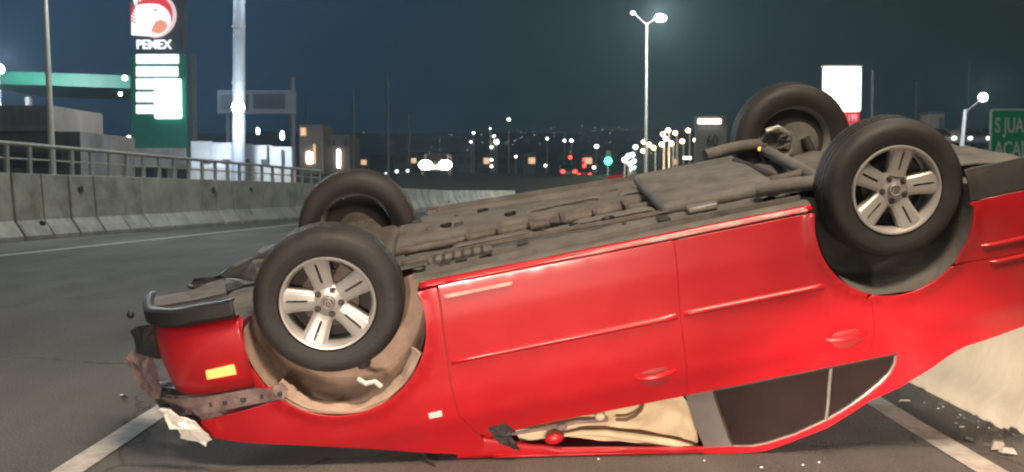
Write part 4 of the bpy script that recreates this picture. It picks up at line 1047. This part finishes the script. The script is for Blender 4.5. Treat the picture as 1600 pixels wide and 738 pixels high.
# far hillside lights too many to count
mb = MB(); mw = MB(); random.seed(9)
for i in range(130):
    D = random.uniform(380, 640); px = random.choice((random.gauss(770, 60), random.gauss(800, 170), random.gauss(930, 50))); 
    if not 470 < px < 1290: continue
    c = at(px, 200, D); z = far_z(c.x, D)+random.uniform(-1, 4); (mb if random.random() < .5 else mw).sphere((c.x, D, z), px_w(random.choice((.45, .5, .6, .8)), D), 6)
tag(mb.build('town_lights', glow('town_warm', (1, .75, .5), 1.3)), 'countless tiny lights over the far dark hillside', 'lights', kind='stuff')
tag(mw.build('town_lights', glow('town_white', (.8, .95, 1), 1.3)), 'countless tiny cold lights over the far dark hillside', 'lights', kind='stuff')

# --- twin armed street lamp above the junction
D = 60; p0 = at(1009, 275, D); p1 = at(1009, 38, D); gz = 0.0
tl = empty('street_lamp', (p0.x, D, gz), 'tall twin armed street lamp with one blazing head over the junction', 'street lamp')
H = p1.z-gz
MB().tube([(0, 0, 0), (0, 0, H)], [.10, .06], 10).build('pole', M['rail'], tl, smooth=True)
for px, py, k, r_ in [(1032, 27, 'coldw', 11), (989, 19, 'coldw', 4)]:
    q = at(px, py, D); dx = q.x-p0.x
    MB().tube([(0, 0, H), (dx*.3, 0, H+.15), (dx, 0, q.z-gz)], .035, 6).build('arm', M['rail'], tl, smooth=True)
    MB().sphere((dx, 0, q.z-gz-.05), px_w(r_, D)*.75, 12, (1.1, 1, .7)).build('lamp_head', G[k], tl, smooth=True)
lamp('junction_light', 'POINT', tuple(at(1033, 26, D-4)), 6500, (.94, 1, .93), .3)

# --- lit speed board
D = 30; c = at(1112, 262, D)
sb = empty('speed_sign', (c.x, D, 0), 'grey speed board reading 60 with a lit white bar on top', 'sign')
gb = mat('speed_board', (.30, .30, .27), .7, var=.2)
bx(sb, D, 1086, 196, 1136, 262, 'board', gb, .12); bx(sb, D, 1086, 181, 1136, 196, 'top_box', mat('top_box', (.16, .15, .14), .7), .2, -.02)
bx(sb, D, 1090, 186, 1126, 194, 'lit_bar', G['panel'], .06, -.09); bx(sb, D, 1108, 262, 1113, 300, 'post', M['rail'], .1, .13)
a = at(1103, 229, D); text_mesh('speed_digits', '60', px_w(25, D), M['dark'], sb, (a.x-c.x, -.012, a.z), sx=.75, depth=.006)
# --- bright rectangular sign with red price strip
D = 55; c = at(1322, 262, D)
ls = empty('lit_sign', (c.x, D, 0), 'blazing white rectangular roadside sign with a small red figure panel below', 'sign')
lw_ = bx(ls, D, 1288, 104, 1347, 174, 'white_panel', G['panel'], .5, bev=.1)
bx(ls, D, 1287, 102, 1349, 104, 'frame', M['rail'], .55, -.02)
bx(ls, D, 1322, 175, 1343, 193, 'red_panel', G['redsign'], .4); bx(ls, D, 1327, 193, 1336, 275, 'post', M['rail'], .3, .1)
a = at(1324, 189, D); text_mesh('red_panel_digits', '199', px_w(14, D), G['pink'], ls, (a.x-c.x, -.02, a.z), sx=.72, depth=.01)
lamp('sign_light', 'POINT', tuple(at(1318, 150, D-3)), 500, (1, .97, .88), .6)
D = 62; b = at(1362, 275, D); a = at(1364, 110, D)
o = empty('utility_pole', (b.x, D, 0), 'thin pale utility pole just right of the blazing white sign', 'pole')
MB().tube([(0, 0, 0), (a.x-b.x, 0, a.z)], [.12, .08], 8).build('shaft', M['wood'], o, smooth=True)
# --- raised road on the right with lamp and cars
em = MB(); em.box((20, 66, -.5), (60, 130, 3.3)); tag(em.build('embankment', M['earth'], None, bevel=1.0), kind='structure')
D = 68
sl = empty('street_lamp', (at(1503, 215, D).x, D, 3.3), 'pale lit street lamp with short arm left of the green sign', 'street lamp')
a = at(1503, 214, D); b = at(1508, 172, D); q = at(1536, 152, D); l = sl.location
MB().tube([(a.x-l.x, 0, 0), (b.x-l.x, 0, b.z-l.z)], [.14, .10], 10).build('pole', M['wwall'], sl, smooth=True)
MB().tube([(b.x-l.x, 0, b.z-l.z-.15), ((b.x+q.x)/2-l.x, 0, (b.z+q.z)/2-l.z-.1), (q.x-l.x, 0, q.z-l.z)], .04, 8).build('arm', M['rail'], sl, smooth=True)
MB().sphere((q.x-l.x, 0, q.z-l.z), px_w(6.5, D), 12).build('lamp_head', G['coldw'], sl, smooth=True)
lamp('right_lamp_light', 'POINT', tuple(at(1538, 150, D-4)), 900, (.95, 1, .95), .3)
far_car(1477, 216, 70, 20, M['carb'], G['panel'], 'dark car with its lights on left of the right lamp foot', lw=4, zoff=.68)
far_car(1531, 216, 72, 20, M['carb'], G['panel'], 'dark car with its lights on beside the green road sign', lw=3.5, zoff=.68)
kb = empty('kiosk', (at(1464, 215, 75).x, 75, 3.3), 'small grey roadside kiosk behind the rear wheel', 'building')
bx(kb, 75, 1454, 178, 1476, 206, 'wall', M['trim'], 2); bx(kb, 75, 1467, 184, 1474, 206, 'door', M['dark'], .1, -.08); bx(kb, 75, 1452, 175, 1478, 178, 'roof', M['darkb'], 2.4, -.2)
for i, (px, t0) in enumerate([(1512, 95), (1430, 130)]):
    b = at(px, 250, 90); a = at(px, t0, 90)
    o = empty('utility_pole', (b.x, 90, 3.3), ['faint dark utility pole above the right street lamp', 'faint dark utility pole above the rear wheel'][i], 'pole')
    MB().tube([(0, 0, 0), (0, 0, a.z-3.3)], [.12, .08], 8).build('shaft', M['wood'], o, smooth=True)
# --- green direction sign
D = 25; p = at(1548, 170, D)
gs = empty('road_sign', (p.x, D, 0), 'green direction sign reading S JUAN at the right edge of the view', 'road sign')
zt = p.z; gw, gh = 3.3, 1.75
def rrect(x0, z0, x1, z1, r=.08):
    o = []
    for cx_, cz_, a in ((x1-r, z1-r, 0), (x0+r, z1-r, 90), (x0+r, z0+r, 180), (x1-r, z0+r, 270)):
        o += [(cx_+r*math.cos(rad(a+k*22.5)), cz_+r*math.sin(rad(a+k*22.5))) for k in range(5)]
    return o
MB().prism(rrect(0, zt-gh, gw, zt), 0, .04).build('border', M['wsign'], gs)
MB().prism(rrect(.04, zt-gh+.04, gw-.04, zt-.04, .06), -.008, .0).build('panel', M['gsign'], gs)
a = at(1554, 207, D); text_mesh('sign_lettering', 'S JUAN', .50, M['wsign'], gs, (a.x-p.x, -.012, a.z), sx=.58, depth=.003, bold=.008)
a = at(1553, 244, D); text_mesh('sign_lettering', 'ACADE', .50, M['wsign'], gs, (a.x-p.x, -.012, a.z), sx=.62, depth=.003, bold=.008)
for x in (.7, 2.6): MB().box((x-.05, .045, 0), (x+.05, .12, zt-.1)).build('post', M['rail'], gs)

# ---------------- thin haze added to give the lamps their halos
hz = MB().box((-950, -70, -1.5), (950, 1350, 95)).build('added_halo_haze', mat('added_halo_haze', (1, 1, 1)), None)
hm = hz.data.materials[0]; ht = hm.node_tree; ht.nodes.remove(ht.nodes['Principled BSDF'])
pv = ht.nodes.new('ShaderNodeVolumePrincipled'); pv.inputs['Color'].default_value = (.62, .85, 1, 1); pv.inputs['Density'].default_value = .0009
pv.inputs['Anisotropy'].default_value = .35
ht.links.new(pv.outputs[0], [n for n in ht.nodes if n.type == 'OUTPUT_MATERIAL'][0].inputs['Volume'])
tag(hz, kind='stuff')
